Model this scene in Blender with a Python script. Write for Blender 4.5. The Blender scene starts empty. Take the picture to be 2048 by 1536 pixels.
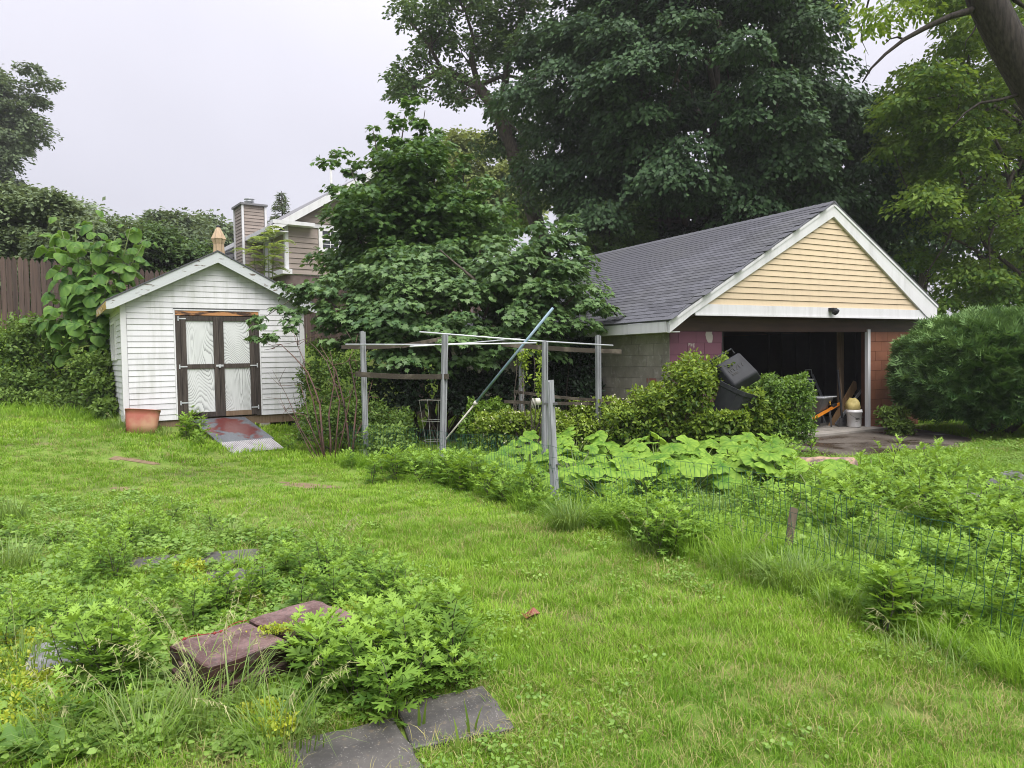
import bpy, math, random
import numpy as np
from mathutils import Matrix, Vector, noise as mnoise

random.seed(7)
RNG = np.random.default_rng(11)
SC = bpy.context.scene
COL = SC.collection
R_ = math.radians
F_PX = 1450.0
EYE = np.array([0.0, 0.0, 1.6])

# ------------------------------------------------------------------ camera, world, sun, exposure
def cam_axes():
    th, ro = R_(2.07), 0.018
    F = np.array([0, math.cos(th), -math.sin(th)])
    U = np.array([0, math.sin(th), math.cos(th)])
    X = np.array([1.0, 0, 0])
    return X * math.cos(ro) - U * math.sin(ro), U * math.cos(ro) + X * math.sin(ro), F
CR, CU, CF = cam_axes()
cd = bpy.data.cameras.new('camera')
cam = bpy.data.objects.new('camera', cd); COL.objects.link(cam)
cd.sensor_width = 36; cd.lens = F_PX / 2048 * 36; cd.clip_end = 2000; cd.clip_start = 0.05
cam.matrix_world = Matrix([[CR[i], CU[i], -CF[i], EYE[i]] for i in range(3)] + [[0, 0, 0, 1]])
SC.camera = cam

W = bpy.data.worlds.new('World'); SC.world = W; W.use_nodes = True
wn, wl = W.node_tree.nodes, W.node_tree.links
wn.clear()
out = wn.new('ShaderNodeOutputWorld'); bg = wn.new('ShaderNodeBackground'); bg.inputs[1].default_value = 0.1
sky = wn.new('ShaderNodeTexSky'); sky.sky_type = 'NISHITA'; sky.sun_disc = False
SUN_EL, SUN_AZ = R_(60), R_(150)
sky.sun_elevation = SUN_EL; sky.sun_rotation = SUN_AZ; sky.air_density = 1.0; sky.dust_density = 4.0
geo = wn.new('ShaderNodeTexCoord'); sep = wn.new('ShaderNodeSeparateXYZ')
wl.new(geo.outputs['Generated'], sep.inputs[0])
mx = wn.new('ShaderNodeMath'); mx.operation = 'MAXIMUM'; mx.inputs[1].default_value = 0.0
wl.new(sep.outputs[2], mx.inputs[0])
pw = wn.new('ShaderNodeMath'); pw.operation = 'POWER'; pw.inputs[1].default_value = 2.4; wl.new(mx.outputs[0], pw.inputs[0])
ma = wn.new('ShaderNodeMath'); ma.operation = 'MULTIPLY_ADD'; ma.inputs[1].default_value = 4.6; ma.inputs[2].default_value = 2.2   # overcast: the zenith about three times the horizon
wl.new(pw.outputs[0], ma.inputs[0])
cn = wn.new('ShaderNodeTexNoise'); cn.inputs['Scale'].default_value = 1.6; cn.inputs['Detail'].default_value = 3
wl.new(geo.outputs['Generated'], cn.inputs['Vector'])
cm = wn.new('ShaderNodeMapRange'); cm.inputs[1].default_value = .3; cm.inputs[2].default_value = .7; cm.inputs[3].default_value = 0.88; cm.inputs[4].default_value = 1.12
wl.new(cn.outputs[0], cm.inputs[0])
mm = wn.new('ShaderNodeMath'); mm.operation = 'MULTIPLY'
wl.new(ma.outputs[0], mm.inputs[0]); wl.new(cm.outputs[0], mm.inputs[1])
tint = wn.new('ShaderNodeVectorMath'); tint.operation = 'SCALE'; tint.inputs[0].default_value = (1.0, 0.975, 1.08)
wl.new(mm.outputs[0], tint.inputs['Scale'])
mix = wn.new('ShaderNodeMix'); mix.data_type = 'RGBA'; mix.inputs[0].default_value = 0.93   # the overcast layer over the clear sky
wl.new(sky.outputs[0], mix.inputs[6]); wl.new(tint.outputs[0], mix.inputs[7])
wl.new(mix.outputs[2], bg.inputs[0]); wl.new(bg.outputs[0], out.inputs[0])

sd = bpy.data.lights.new('sun', 'SUN'); sd.energy = 1.5; sd.angle = R_(50); sd.color = (1, 0.97, 0.92)
sun = bpy.data.objects.new('sun', sd); COL.objects.link(sun)
sdir = Vector((math.sin(SUN_AZ) * math.cos(SUN_EL), math.cos(SUN_AZ) * math.cos(SUN_EL), math.sin(SUN_EL)))
sun.rotation_euler = sdir.to_track_quat('Z', 'Y').to_euler(); sun.location = (6, -10, 20)
SC.view_settings.view_transform = 'Standard'
SC.view_settings.look = 'None'
SC.view_settings.exposure = 1.75
SC.view_settings.gamma = 1.0
SC.view_settings.use_curve_mapping = False
SC.render.engine = 'CYCLES'
SC.cycles.use_denoising = True; SC.cycles.denoising_prefilter = 'ACCURATE'; SC.cycles.denoising_input_passes = 'RGB_ALBEDO_NORMAL'; SC.cycles.filter_width = 1.0; SC.cycles.use_adaptive_sampling = False; SC.cycles.sample_clamp_indirect = 4.0
SC.cycles.max_bounces = 8; SC.cycles.diffuse_bounces = 4; SC.cycles.glossy_bounces = 2
SC.cycles.transmission_bounces = 4; SC.cycles.transparent_max_bounces = 8; SC.cycles.volume_bounces = 0
SC.cycles.caustics_reflective = False; SC.cycles.caustics_refractive = False

# ------------------------------------------------------------------ placing helpers
def ss(a, b, x):
    t = np.clip((np.asarray(x, float) - a) / (b - a), 0, 1)
    return t * t * (3 - 2 * t)
FN, FD = np.array([-.49, .87]), np.array([.87, .49])          # across and along the board fence
def zg(x, y):
    x = np.asarray(x, float); y = np.asarray(y, float)
    u = -0.85 * x + 0.5 * y
    z = 0.45 * ss(8.8, 12.2, u) + 0.075 * np.clip(u - 11.5, 0, 16)
    s = (x + 12) * FN[0] + (y - 17) * FN[1]
    t = (x + 12) * FD[0] + (y - 17) * FD[1]
    fade = 1 - ss(0, 8, x)
    z = z + fade * ((1.52 - .03 * np.clip(t, -3, 10)) * ss(-2.7, -0.2, s) + .03 * np.clip(s, 0, 20))
    lx = (x - 2.68) * .8704 + (y - 12.3) * .4924; ly = -(x - 2.68) * .4924 + (y - 12.3) * .8704
    z = z * (1 - ss(-1.6, -.4, lx) * ss(-.9, -.4, ly) * ss(10.5, 9.6, ly) * ss(8.6, 7.6, lx))
    z = z * (1 - ss(-2, -12, y) * .5)
    z = z + .018 * np.sin(x * 2.1 + y * .7) * np.sin(y * 1.7 - x * .4) * (1 - ss(3.2, 5, x) * ss(9, 11, y))
    return z
def zgf(x, y): return float(zg(x, y))
def ray(px, py):
    return CF + CR * (px - 1024) / F_PX + CU * (768 - py) / F_PX
def P(px, py, Y):
    d = ray(px, py)
    return EYE + d * (Y / d[1])
def G(px, py, h=0.0):                                          # the point of the ground under a picture point
    d = ray(px, py); t0, t = 0.0, 0.5
    while t < 80:
        p = EYE + d * t
        if p[2] < zgf(p[0], p[1]) + h: break
        t0 = t; t *= 1.03
    for _ in range(30):
        m = (t0 + t) / 2; p = EYE + d * m
        if p[2] < zgf(p[0], p[1]) + h: t = m
        else: t0 = m
    return EYE + d * t
def inpoly(x, y, poly):
    x = np.asarray(x); y = np.asarray(y); c = np.zeros(x.shape, bool); n = len(poly)
    for i in range(n):
        (x1, y1), (x2, y2) = poly[i][:2], poly[(i + 1) % n][:2]
        k = (y1 > y) != (y2 > y)
        with np.errstate(divide='ignore', invalid='ignore'):
            c ^= k & (x < (x2 - x1) * (y - y1) / ((y2 - y1) or 1e-9) + x1)
    return c

# ------------------------------------------------------------------ objects
def tag(o, label=None, cat=None, group=None, kind=None):
    if label: o['label'] = label
    if cat: o['category'] = cat
    if group: o['group'] = group
    if kind: o['kind'] = kind
    return o
def empty(name, loc, rz=0.0, label=None, cat=None, group=None):
    o = bpy.data.objects.new(name, None); COL.objects.link(o)
    o.location = tuple(float(v) for v in loc); o.rotation_euler = (0, 0, rz); o.empty_display_size = .2
    return tag(o, label, cat, group)
def link(name, me, parent=None, loc=(0, 0, 0), rot=(0, 0, 0), scale=(1, 1, 1)):
    o = bpy.data.objects.new(name, me); COL.objects.link(o)
    o.parent = parent; o.location = tuple(float(v) for v in loc); o.rotation_euler = tuple(float(v) for v in rot)
    o.scale = scale if hasattr(scale, '__len__') else (scale,) * 3
    return o
class MB:
    def __init__(s): s.v = []; s.f = []; s.m = []; s.cm = 0
    def add(s, vs, fs):
        b = len(s.v); s.v += [tuple(float(c) for c in p) for p in vs]
        for f in fs: s.f.append(tuple(b + i for i in f)); s.m.append(s.cm)
        return s
    def hexa(s, p):      # p: 4 bottom ccw, 4 top ccw
        return s.add(p, [(3, 2, 1, 0), (4, 5, 6, 7), (0, 1, 5, 4), (1, 2, 6, 5), (2, 3, 7, 6), (3, 0, 4, 7)])
    def box(s, x0, x1, y0, y1, z0, z1):
        return s.hexa([(x0, y0, z0), (x1, y0, z0), (x1, y1, z0), (x0, y1, z0), (x0, y0, z1), (x1, y0, z1), (x1, y1, z1), (x0, y1, z1)])
    def bar(s, a, b, w, t, up=(0, 0, 1)):      # a bar of width w, thickness t (along up) from a to b
        a = Vector(a); b = Vector(b); d = (b - a).normalized(); u = Vector(up)
        sd_ = d.cross(u)
        if sd_.length < 1e-4: sd_ = d.cross(Vector((0, 1, 0)))
        sd_.normalize(); u = sd_.cross(d)
        x, y = sd_ * w / 2, u * t / 2
        return s.hexa([a - x - y, a + x - y, b + x - y, b - x - y, a - x + y, a + x + y, b + x + y, b - x + y])
    def tube(s, path, rad, n=6, cap=True):
        path = [Vector(p) for p in path]
        if not hasattr(rad, '__len__'): rad = [rad] * len(path)
        vs, fs = [], []; ref = None
        for i, p in enumerate(path):
            d = (path[min(i + 1, len(path) - 1)] - path[max(i - 1, 0)])
            if d.length < 1e-9: d = Vector((0, 0, 1))
            d.normalize()
            if ref is None: ref = Vector((1, 0, 0)) if abs(d.x) < .8 else Vector((0, 1, 0))
            a = (ref - d * ref.dot(d)).normalized(); b = d.cross(a); ref = a
            for k in range(n):
                t = 2 * math.pi * k / n; vs.append(p + (a * math.cos(t) + b * math.sin(t)) * rad[i])
        for i in range(len(path) - 1):
            for k in range(n):
                k2 = (k + 1) % n
                fs.append((i * n + k, i * n + k2, (i + 1) * n + k2, (i + 1) * n + k))
        if cap:
            fs.append(tuple(reversed(range(n)))); fs.append(tuple(range((len(path) - 1) * n, len(path) * n)))
        return s.add(vs, fs)
    def lathe(s, prof, n=16, c=(0, 0, 0), cap=True):
        vs, fs = [], []; m = len(prof)
        for k in range(n):
            t = 2 * math.pi * k / n
            for r, z in prof: vs.append((c[0] + r * math.cos(t), c[1] + r * math.sin(t), c[2] + z))
        for k in range(n):
            k2 = (k + 1) % n
            for i in range(m - 1): fs.append((k * m + i, k2 * m + i, k2 * m + i + 1, k * m + i + 1))
        if cap:
            fs.append(tuple(k * m for k in reversed(range(n)))); fs.append(tuple(k * m + m - 1 for k in range(n)))
        return s.add(vs, fs)
    def prism(s, poly, y0, y1):      # polygon in x,z pushed along y
        n = len(poly)
        vs = [(x, y0, z) for x, z in poly] + [(x, y1, z) for x, z in poly]
        fs = [tuple(range(n)), tuple(reversed(range(n, 2 * n)))] + [(i + n, (i + 1) % n + n, (i + 1) % n, i) for i in range(n)]
        return s.add(vs, fs)
    def mesh(s, name, mat, smooth=False):
        me = bpy.data.meshes.new(name); me.from_pydata(s.v, [], s.f)
        for m in (mat if isinstance(mat, (list, tuple)) else [mat]): me.materials.append(m)
        if s.cm or any(s.m): me.polygons.foreach_set('material_index', s.m)
        if smooth: me.polygons.foreach_set('use_smooth', [True] * len(me.polygons))
        me.update(); return me
    def build(s, name, mat, parent=None, smooth=False, **k):
        return link(name, s.mesh(name, mat, smooth), parent, **k)

def np_mesh(name, V, T, mat, tone=None, smooth=False):
    me = bpy.data.meshes.new(name); V = np.asarray(V, np.float32); T = np.asarray(T, np.int32)
    k = T.shape[1]
    me.vertices.add(len(V)); me.vertices.foreach_set('co', V.ravel())
    me.loops.add(T.size); me.loops.foreach_set('vertex_index', T.ravel())
    me.polygons.add(len(T)); me.polygons.foreach_set('loop_start', np.arange(0, T.size, k, dtype=np.int32))
    for m in (mat if isinstance(mat, (list, tuple)) else [mat]): me.materials.append(m)
    if tone is not None:
        a = me.attributes.new('tone', 'FLOAT', 'POINT'); a.data.foreach_set('value', np.asarray(tone, np.float32))
    me.update(calc_edges=True)
    if smooth: me.polygons.foreach_set('use_smooth', [True] * len(me.polygons))
    return me

# ------------------------------------------------------------------ materials
class NT:
    def __init__(s, name):
        s.mat = bpy.data.materials.new(name); s.mat.use_nodes = True
        s.t = s.mat.node_tree; s.t.nodes.clear()
        s.out = s.n('ShaderNodeOutputMaterial')
    def n(s, typ, **k):
        o = s.t.nodes.new(typ)
        for a, b in k.items(): setattr(o, a, b)
        return o
    def l(s, a, b): s.t.links.new(a, b)
    def rgb(s, a, b, fac):
        m = s.n('ShaderNodeMix', data_type='RGBA')
        for sock, v in ((m.inputs[6], a), (m.inputs[7], b), (m.inputs[0], fac)):
            if hasattr(v, 'is_linked'): s.l(v, sock)
            else: sock.default_value = (*v, 1) if hasattr(v, '__len__') else v
        return m.outputs[2]
    def noise(s, scale, detail=4, vec=None, rough=.55, dist=0):
        n = s.n('ShaderNodeTexNoise'); n.inputs['Scale'].default_value = scale; n.inputs['Detail'].default_value = detail
        n.inputs['Roughness'].default_value = rough; n.inputs['Distortion'].default_value = dist
        if vec is not None: s.l(vec, n.inputs['Vector'])
        return n.outputs[0]
    def obj(s, stretch=(1, 1, 1), loc=None):
        c = s.n('ShaderNodeTexCoord'); m = s.n('ShaderNodeMapping'); m.inputs['Scale'].default_value = stretch
        s.l(c.outputs['Object'], m.inputs['Vector'])
        if loc is not None: s.l(loc, m.inputs['Location'])
        return m.outputs[0]
    def pos(s, stretch=(1, 1, 1)):
        c = s.n('ShaderNodeNewGeometry'); m = s.n('ShaderNodeMapping'); m.inputs['Scale'].default_value = stretch
        s.l(c.outputs['Position'], m.inputs['Vector']); return m.outputs[0]
    def ramp(s, v, lo, hi):
        m = s.n('ShaderNodeMapRange'); m.inputs[1].default_value = lo; m.inputs[2].default_value = hi
        s.l(v, m.inputs[0]); return m.outputs[0]
    def math(s, op, a, b=0.0):
        m = s.n('ShaderNodeMath', operation=op)
        for i, v in enumerate((a, b)):
            if hasattr(v, 'is_linked'): s.l(v, m.inputs[i])
            else: m.inputs[i].default_value = v
        return m.outputs[0]
    def rand(s): return s.n('ShaderNodeObjectInfo').outputs['Random']
    def bright(s, col, fac):
        h = s.n('ShaderNodeHueSaturation'); s.l(col, h.inputs['Color']); s.l(fac, h.inputs['Value']); return h.outputs[0]
    def finish(s, col, rough=.6, bump=None, bs=.3, bd=.01, spec=.4, metal=0.0):
        b = s.n('ShaderNodeBsdfPrincipled')
        if hasattr(col, 'is_linked'): s.l(col, b.inputs['Base Color'])
        else: b.inputs['Base Color'].default_value = (*col, 1)
        if hasattr(rough, 'is_linked'): s.l(rough, b.inputs['Roughness'])
        else: b.inputs['Roughness'].default_value = rough
        b.inputs['Specular IOR Level'].default_value = spec; b.inputs['Metallic'].default_value = metal
        if bump is not None:
            bp = s.n('ShaderNodeBump'); bp.inputs['Strength'].default_value = bs; bp.inputs['Distance'].default_value = bd
            s.l(bump, bp.inputs['Height']); s.l(bp.outputs[0], b.inputs['Normal'])
        s.l(b.outputs[0], s.out.inputs[0]); s.bsdf = b
        return s.mat
def M(name, c1, c2=None, scale=4, rough=.6, stretch=(1, 1, 1), bump=.2, spec=.4, rnd=.0, lo=.35, hi=.65, metal=0.0, detail=5):
    t = NT(name); r = t.rand()
    off = t.n('ShaderNodeCombineXYZ'); k = t.math('MULTIPLY', r, 37.0)
    for i in range(3): t.l(k, off.inputs[i])
    v = t.obj(stretch, off.outputs[0])
    nz = t.noise(scale, detail, v)
    c2 = c2 or tuple(x * .8 for x in c1)
    col = t.rgb(c1, c2, t.ramp(nz, lo, hi))
    if rnd:
        f = t.n('ShaderNodeMapRange'); f.inputs[3].default_value = 1 - rnd; f.inputs[4].default_value = 1 + rnd
        t.l(r, f.inputs[0]); col = t.bright(col, f.outputs[0])
    return t.finish(col, rough, nz, bump, .01, spec, metal)
def leafmat(name, dark, light, trans=.3, rough=.45, spec=.45, tcol=None, inst=False, vary=.25):
    t = NT(name)
    a = t.n('ShaderNodeAttribute', attribute_name='tone')
    fac = a.outputs['Fac']
    if inst:
        b = t.n('ShaderNodeAttribute', attribute_name='itone', attribute_type='INSTANCER')
        fac = t.math('ADD', t.math('MULTIPLY', fac, .5), t.math('MULTIPLY', b.outputs['Fac'], .5))
    else:
        r = t.rand(); fac = t.math('ADD', fac, t.math('MULTIPLY', t.math('SUBTRACT', r, .5), vary))
    nz = t.noise(.9, 3, t.pos())
    fac = t.math('ADD', fac, t.math('MULTIPLY', t.math('SUBTRACT', nz, .5), .5))
    cl = t.n('ShaderNodeClamp'); t.l(fac, cl.inputs[0])
    col = t.rgb(dark, light, cl.outputs[0])
    p = t.n('ShaderNodeBsdfPrincipled'); t.l(col, p.inputs['Base Color']); p.inputs['Roughness'].default_value = rough
    p.inputs['Specular IOR Level'].default_value = spec
    tr = t.n('ShaderNodeBsdfTranslucent')
    tc = t.rgb(col, tcol or tuple(min(1, x * y) for x, y in zip(light, (1.5, 1.35, .6))), .5)
    t.l(tc, tr.inputs[0])
    m = t.n('ShaderNodeMixShader'); m.inputs[0].default_value = trans
    t.l(p.outputs[0], m.inputs[1]); t.l(tr.outputs[0], m.inputs[2]); t.l(m.outputs[0], t.out.inputs[0])
    return t.mat

def vinyl(name, c1, dirt, amt):
    t = NT(name); st = t.noise(2.2, 6, t.obj((3.2, 3.2, .35)), .65); bl = t.noise(1.1, 4, t.obj()); r = t.rand()
    f = t.math('MULTIPLY', t.math('MULTIPLY', t.ramp(st, .45, .8), t.ramp(bl, .3, .7)), amt)
    m_ = t.n('ShaderNodeMapRange'); m_.inputs[3].default_value = .95; m_.inputs[4].default_value = 1.04; t.l(r, m_.inputs[0])
    return t.finish(t.bright(t.rgb(c1, dirt, f), m_.outputs[0]), .5, t.noise(40, 2, t.obj((.3, .3, 6))), .06, .004, .35)
white_vinyl = vinyl('white_vinyl', (.62, .62, .645), (.34, .36, .31), 1.0)
seam_grey = M('seam_grey', (.2, .2, .21), None, 4, .8)
white_trim = vinyl('white_trim', (.63, .63, .65), (.36, .36, .35), .9)
cream_vinyl = vinyl('cream_vinyl', (.59, .475, .325), (.40, .32, .22), .6)
taupe_siding = M('taupe_siding', (.30, .25, .22), (.24, .2, .175), 2, .6, (.3, .3, 3), .1, rnd=.07)
dark_wood = M('dark_wood', (.062, .05, .042), (.026, .02, .017), 3, .75, (12, 12, .8), .5, rnd=.2)
raw_lumber = M('raw_lumber', (.42, .2, .08), (.05, .025, .015), 2.5, .6, (1.2, 3, 4), .2, lo=.5, hi=.6)
picket_wood = M('picket_wood', (.095, .062, .05), (.055, .038, .033), 2, .8, (14, 14, .6), .6, rnd=.3)
t = NT('shingle_asphalt')
gr = t.noise(55, 4, t.pos(), .7); bl = t.noise(.9, 5, t.pos((1, 1, .5)), .6); r = t.rand()
c = t.rgb((.062, .064, .076), (.112, .114, .13), t.ramp(gr, .35, .65)); c = t.rgb(c, (.10, .102, .105), t.math('MULTIPLY', t.ramp(bl, .45, .75), .6))
m_ = t.n('ShaderNodeMapRange'); m_.inputs[3].default_value = .78; m_.inputs[4].default_value = 1.22; t.l(r, m_.inputs[0])
shingle_mat = t.finish(t.bright(c, m_.outputs[0]), .85, gr, .5, .006, .3)
def stained_block(name, seed_lo):
    t = NT(name); p = t.pos((1, 1, .6)); st = t.noise(1.1, 6, p, .65); fi = t.noise(9, 5, t.pos(), .6); gr = t.noise(60, 3, t.pos()); r = t.rand()
    c = t.rgb((.34, .315, .265), (.19, .175, .145), t.ramp(st, .38, .66)); c = t.rgb(c, (.42, .40, .36), t.math('MULTIPLY', t.ramp(fi, .55, .7), .6)); c = t.rgb(c, (.12, .11, .09), t.math('MULTIPLY', t.ramp(gr, .6, .75), .5))
    if seed_lo: c = t.rgb(c, (.28, .12, .10), t.ramp(t.noise(3.2, 6, t.pos(), .65), .53, .58))
    m_ = t.n('ShaderNodeMapRange'); m_.inputs[3].default_value = .9; m_.inputs[4].default_value = 1.1; t.l(r, m_.inputs[0])
    return t.finish(t.bright(c, m_.outputs[0]), .9, gr, .4, .006, .25)
block_grey = stained_block('block_grey', False)
block_grey_peel = stained_block('block_grey_peel', True)
block_plum = M('block_plum', (.125, .05, .072), (.098, .038, .056), 3, .75, (1, 1, 1), .3, rnd=.05)
block_plum_patch = M('block_plum_patch', (.125, .05, .072), (.3, .28, .25), 1.6, .8, (2.2, 1, 1), .3, lo=.63, hi=.66)
block_brown = M('block_brown', (.26, .105, .058), (.2, .078, .043), 3, .7, (1, 1, 1), .3, rnd=.05)
brown_paint = M('brown_paint', (.07, .035, .022), (.045, .022, .015), 3, .6, (.5, 4, 4), .2)
mortar_grey = M('mortar_grey', (.24, .225, .195), (.18, .165, .14), 8, .95)
mortar_plum = M('mortar_plum', (.10, .04, .058), None, 8, .9)
mortar_brown = M('mortar_brown', (.10, .04, .024), None, 8, .9)
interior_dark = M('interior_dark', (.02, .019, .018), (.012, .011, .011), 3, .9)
concrete = M('concrete', (.30, .28, .25), (.2, .185, .165), 5, .85, bump=.4)
post_grey = M('post_grey', (.30, .31, .33), (.17, .175, .19), 5, .7, (8, 8, .5), .4, rnd=.1)
board_rot = M('board_rot', (.05, .04, .03), (.13, .11, .085), 6, .85, (1, 1, 1), .5, lo=.5, hi=.7)
galv_pipe = M('galv_pipe', (.62, .64, .66), (.45, .47, .5), 8, .4, bump=.05, metal=.3)
blue_pole_mat = M('blue_pole_paint', (.18, .28, .36), (.27, .35, .42), 6, .45, bump=.05)
pole_white = M('pole_white', (.58, .56, .5), (.4, .38, .33), 6, .5, bump=.05)
wire_green = M('wire_green', (.02, .09, .065), None, 10, .5, bump=0)
wire_steel = M('wire_steel', (.3, .33, .3), (.2, .17, .13), 10, .5, bump=0)
bark = M('bark', (.10, .08, .065), (.045, .036, .03), 7, .9, (3, 3, .6), .8)
bark_leaning = M('bark_leaning', (.042, .034, .03), (.015, .012, .011), 9, .9, (3.5, 3.5, .5), 1.0)
cane_red = M('cane_red', (.13, .065, .05), (.05, .03, .026), 5, .6)
stem_green = M('stem_green', (.16, .22, .06), (.09, .11, .045), 5, .6)
stem_dark = M('stem_dark', (.07, .07, .035), (.045, .04, .03), 5, .6)
slab_plate = M('ribbed_plate_grey', (.36, .35, .36), (.27, .26, .27), 6, .5, bump=.1)
slab_light = M('slab_light', (.19, .19, .2), (.42, .42, .42), 4, .7, bump=.4, lo=.6, hi=.66)
tan_fabric = M('tan_fabric', (.48, .36, .24), (.38, .28, .19), 4, .85)
black_plastic = M('black_plastic', (.022, .023, .027), (.034, .036, .04), 5, .55, bump=.05, spec=.18)
grey_plastic = M('grey_plastic', (.14, .145, .155), (.1, .105, .112), 5, .45, bump=.05)
blue_plastic = M('blue_plastic', (.02, .03, .19), None, 5, .4, bump=.02)
white_plastic = M('white_plastic', (.78, .78, .78), (.66, .66, .66), 5, .4, bump=.02)
orange_paint = M('orange_paint', (.80, .28, .02), (.68, .2, .015), 5, .45, bump=.02)
plywood_tan = M('plywood_tan', (.32, .2, .1), (.24, .14, .065), 4, .7, (8, 1, 1), .1)
lumber_dim = M('lumber_dim', (.2, .14, .09), (.14, .095, .06), 4, .8, (8, 8, .6), .1)
steel_dark = M('steel_dark', (.16, .16, .165), None, 5, .45, bump=.02, metal=.6)
yellow_bag = M('yellow_bag', (.62, .52, .2), (.45, .36, .12), 9, .6, bump=.5)
black_ink = M('black_ink', (.02, .02, .02), None, 5, .6, bump=0)
yellow_label = M('yellow_label', (.75, .42, .05), None, 5, .6, bump=0)
window_white = M('window_white', (.8, .8, .8), None, 5, .4, bump=0)
stake_wood = M('stake_wood', (.15, .115, .08), (.09, .07, .05), 5, .8, (8, 8, .5), .4)
rock_mat = M('rock_mat', (.10, .10, .105), (.19, .185, .18), 5, .7, bump=.8)
log_mat = M('log_mat', (.16, .12, .10), (.42, .28, .2), 9, .85, (1, 1, 1), .8, lo=.45, hi=.62)
soil_dry = M('soil_dry', (.14, .095, .055), (.20, .15, .085), 14, .95, bump=.6)
red_leaf = M('red_leaf', (.22, .05, .03), (.12, .03, .02), 14, .5)
red_rope = M('red_rope', (.25, .03, .025), None, 14, .6)
stone_base = M('stone_base', (.16, .12, .11), (.11, .08, .075), 5, .85)
roof_house = M('roof_house', (.2, .2, .21), (.14, .14, .15), 20, .85)

t = NT('window_glass'); window_glass = t.finish((.02, .025, .03), .08, spec=.8)
t = NT('paint_peeling')      # white paint flaking off grey board
v = t.obj((1.6, 1.6, 6)); nz = t.noise(3.2, 7, v, .65)
peel = t.ramp(nz, .585, .63)
paint_peeling = t.finish(t.rgb((.46, .485, .50), (.12, .095, .075), peel), .6, nz, .3)
t = NT('moss_board')
nz = t.noise(6, 6, t.obj((1, 1, 2)), .7)
moss_board = t.finish(t.rgb(t.rgb((.55, .56, .55), (.42, .26, .05), t.ramp(nz, .4, .5)), (.03, .025, .02), t.ramp(nz, .56, .62)), .8, nz, .3)
t = NT('plywood_panel')      # whitewashed plywood, dark cathedral grain
r = t.rand(); off = t.n('ShaderNodeCombineXYZ'); k = t.math('MULTIPLY', r, 9.0)
for i in range(3): t.l(k, off.inputs[i])
v = t.obj((1, 1, .3), off.outputs[0])
warp = t.noise(1.7, 1.5, v, .4)
grain = t.math('FRACT', t.math('MULTIPLY', t.math('ADD', warp, t.math('MULTIPLY', t.noise(60, 2, t.obj((1, 1, .05))), .01)), 62.0))
line = t.ramp(grain, .5, 1.0)
line = t.math('MULTIPLY', line, t.ramp(t.noise(3, 3, v), .32, .55))
col = t.rgb((.58, .60, .60), (.2, .21, .21), line)
plywood_panel = t.finish(col, .7, grain, .1, .004)
t = NT('ramp_board')         # wet black board with worn red paint
v = t.obj(); nz = t.noise(2.0, 6, v, .6, .6)
gx = t.n('ShaderNodeSeparateXYZ'); t.l(t.n('ShaderNodeTexCoord').outputs['Object'], gx.inputs[0])
cx = t.math('SUBTRACT', 1.0, t.math('MULTIPLY', t.math('ABSOLUTE', t.math('SUBTRACT', gx.outputs[0], .12)), 2.0))
cy = t.math('SUBTRACT', 1.0, t.math('MULTIPLY', t.math('ABSOLUTE', t.math('ADD', gx.outputs[1], .62)), 1.3))
blot = t.ramp(t.math('ADD', nz, t.math('MULTIPLY', t.math('ADD', cx, cy), .30)), .78, .84)
fine = t.noise(30, 3, t.obj((3, .3, 1)))
ramp_board = t.finish(t.rgb(t.rgb((.065, .075, .09), (.13, .14, .155), t.ramp(fine, .3, .7)), (.105, .028, .026), blot), .3, fine, .15, .005, .5)
t = NT('paver_grey')         # wet dark paver: pale grit, worn patches
nz = t.noise(4, 6, t.obj(), .65); n2 = t.noise(150, 2, t.obj()); n3 = t.noise(28, 4, t.obj())
c = t.rgb((.052, .049, .048), (.095, .088, .082), t.ramp(nz, .4, .62)); c = t.rgb(c, (.12, .10, .08), t.ramp(n3, .6, .7)); c = t.rgb(c, (.34, .32, .30), t.ramp(n2, .66, .70))
paver_grey = t.finish(c, .6, n3, .5, .006, .4)
t = NT('slab_red')           # dark red stained paver, scuffed grey
nz = t.noise(5, 7, t.obj(), .65); n2 = t.noise(90, 2, t.obj())
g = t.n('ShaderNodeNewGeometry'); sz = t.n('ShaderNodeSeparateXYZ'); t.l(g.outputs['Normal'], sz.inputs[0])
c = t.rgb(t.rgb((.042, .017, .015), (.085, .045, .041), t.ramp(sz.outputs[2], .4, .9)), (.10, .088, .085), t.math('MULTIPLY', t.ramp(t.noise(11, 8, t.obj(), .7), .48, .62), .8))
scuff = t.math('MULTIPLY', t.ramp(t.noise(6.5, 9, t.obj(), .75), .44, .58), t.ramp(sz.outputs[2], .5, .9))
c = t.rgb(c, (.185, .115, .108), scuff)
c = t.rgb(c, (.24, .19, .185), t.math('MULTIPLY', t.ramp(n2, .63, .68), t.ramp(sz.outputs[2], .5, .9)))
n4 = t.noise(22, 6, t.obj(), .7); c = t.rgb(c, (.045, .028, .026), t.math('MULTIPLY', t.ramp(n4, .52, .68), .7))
slab_red = t.finish(c, .6, t.math('ADD', n2, n4), .7, .006, .35)
t = NT('red_plastic')
nz = t.noise(2.2, 4, t.obj()); red_plastic = t.finish(t.rgb((.36, .115, .085), (.43, .25, .155), t.ramp(nz, .42, .62)), .45, nz, .05)

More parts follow.
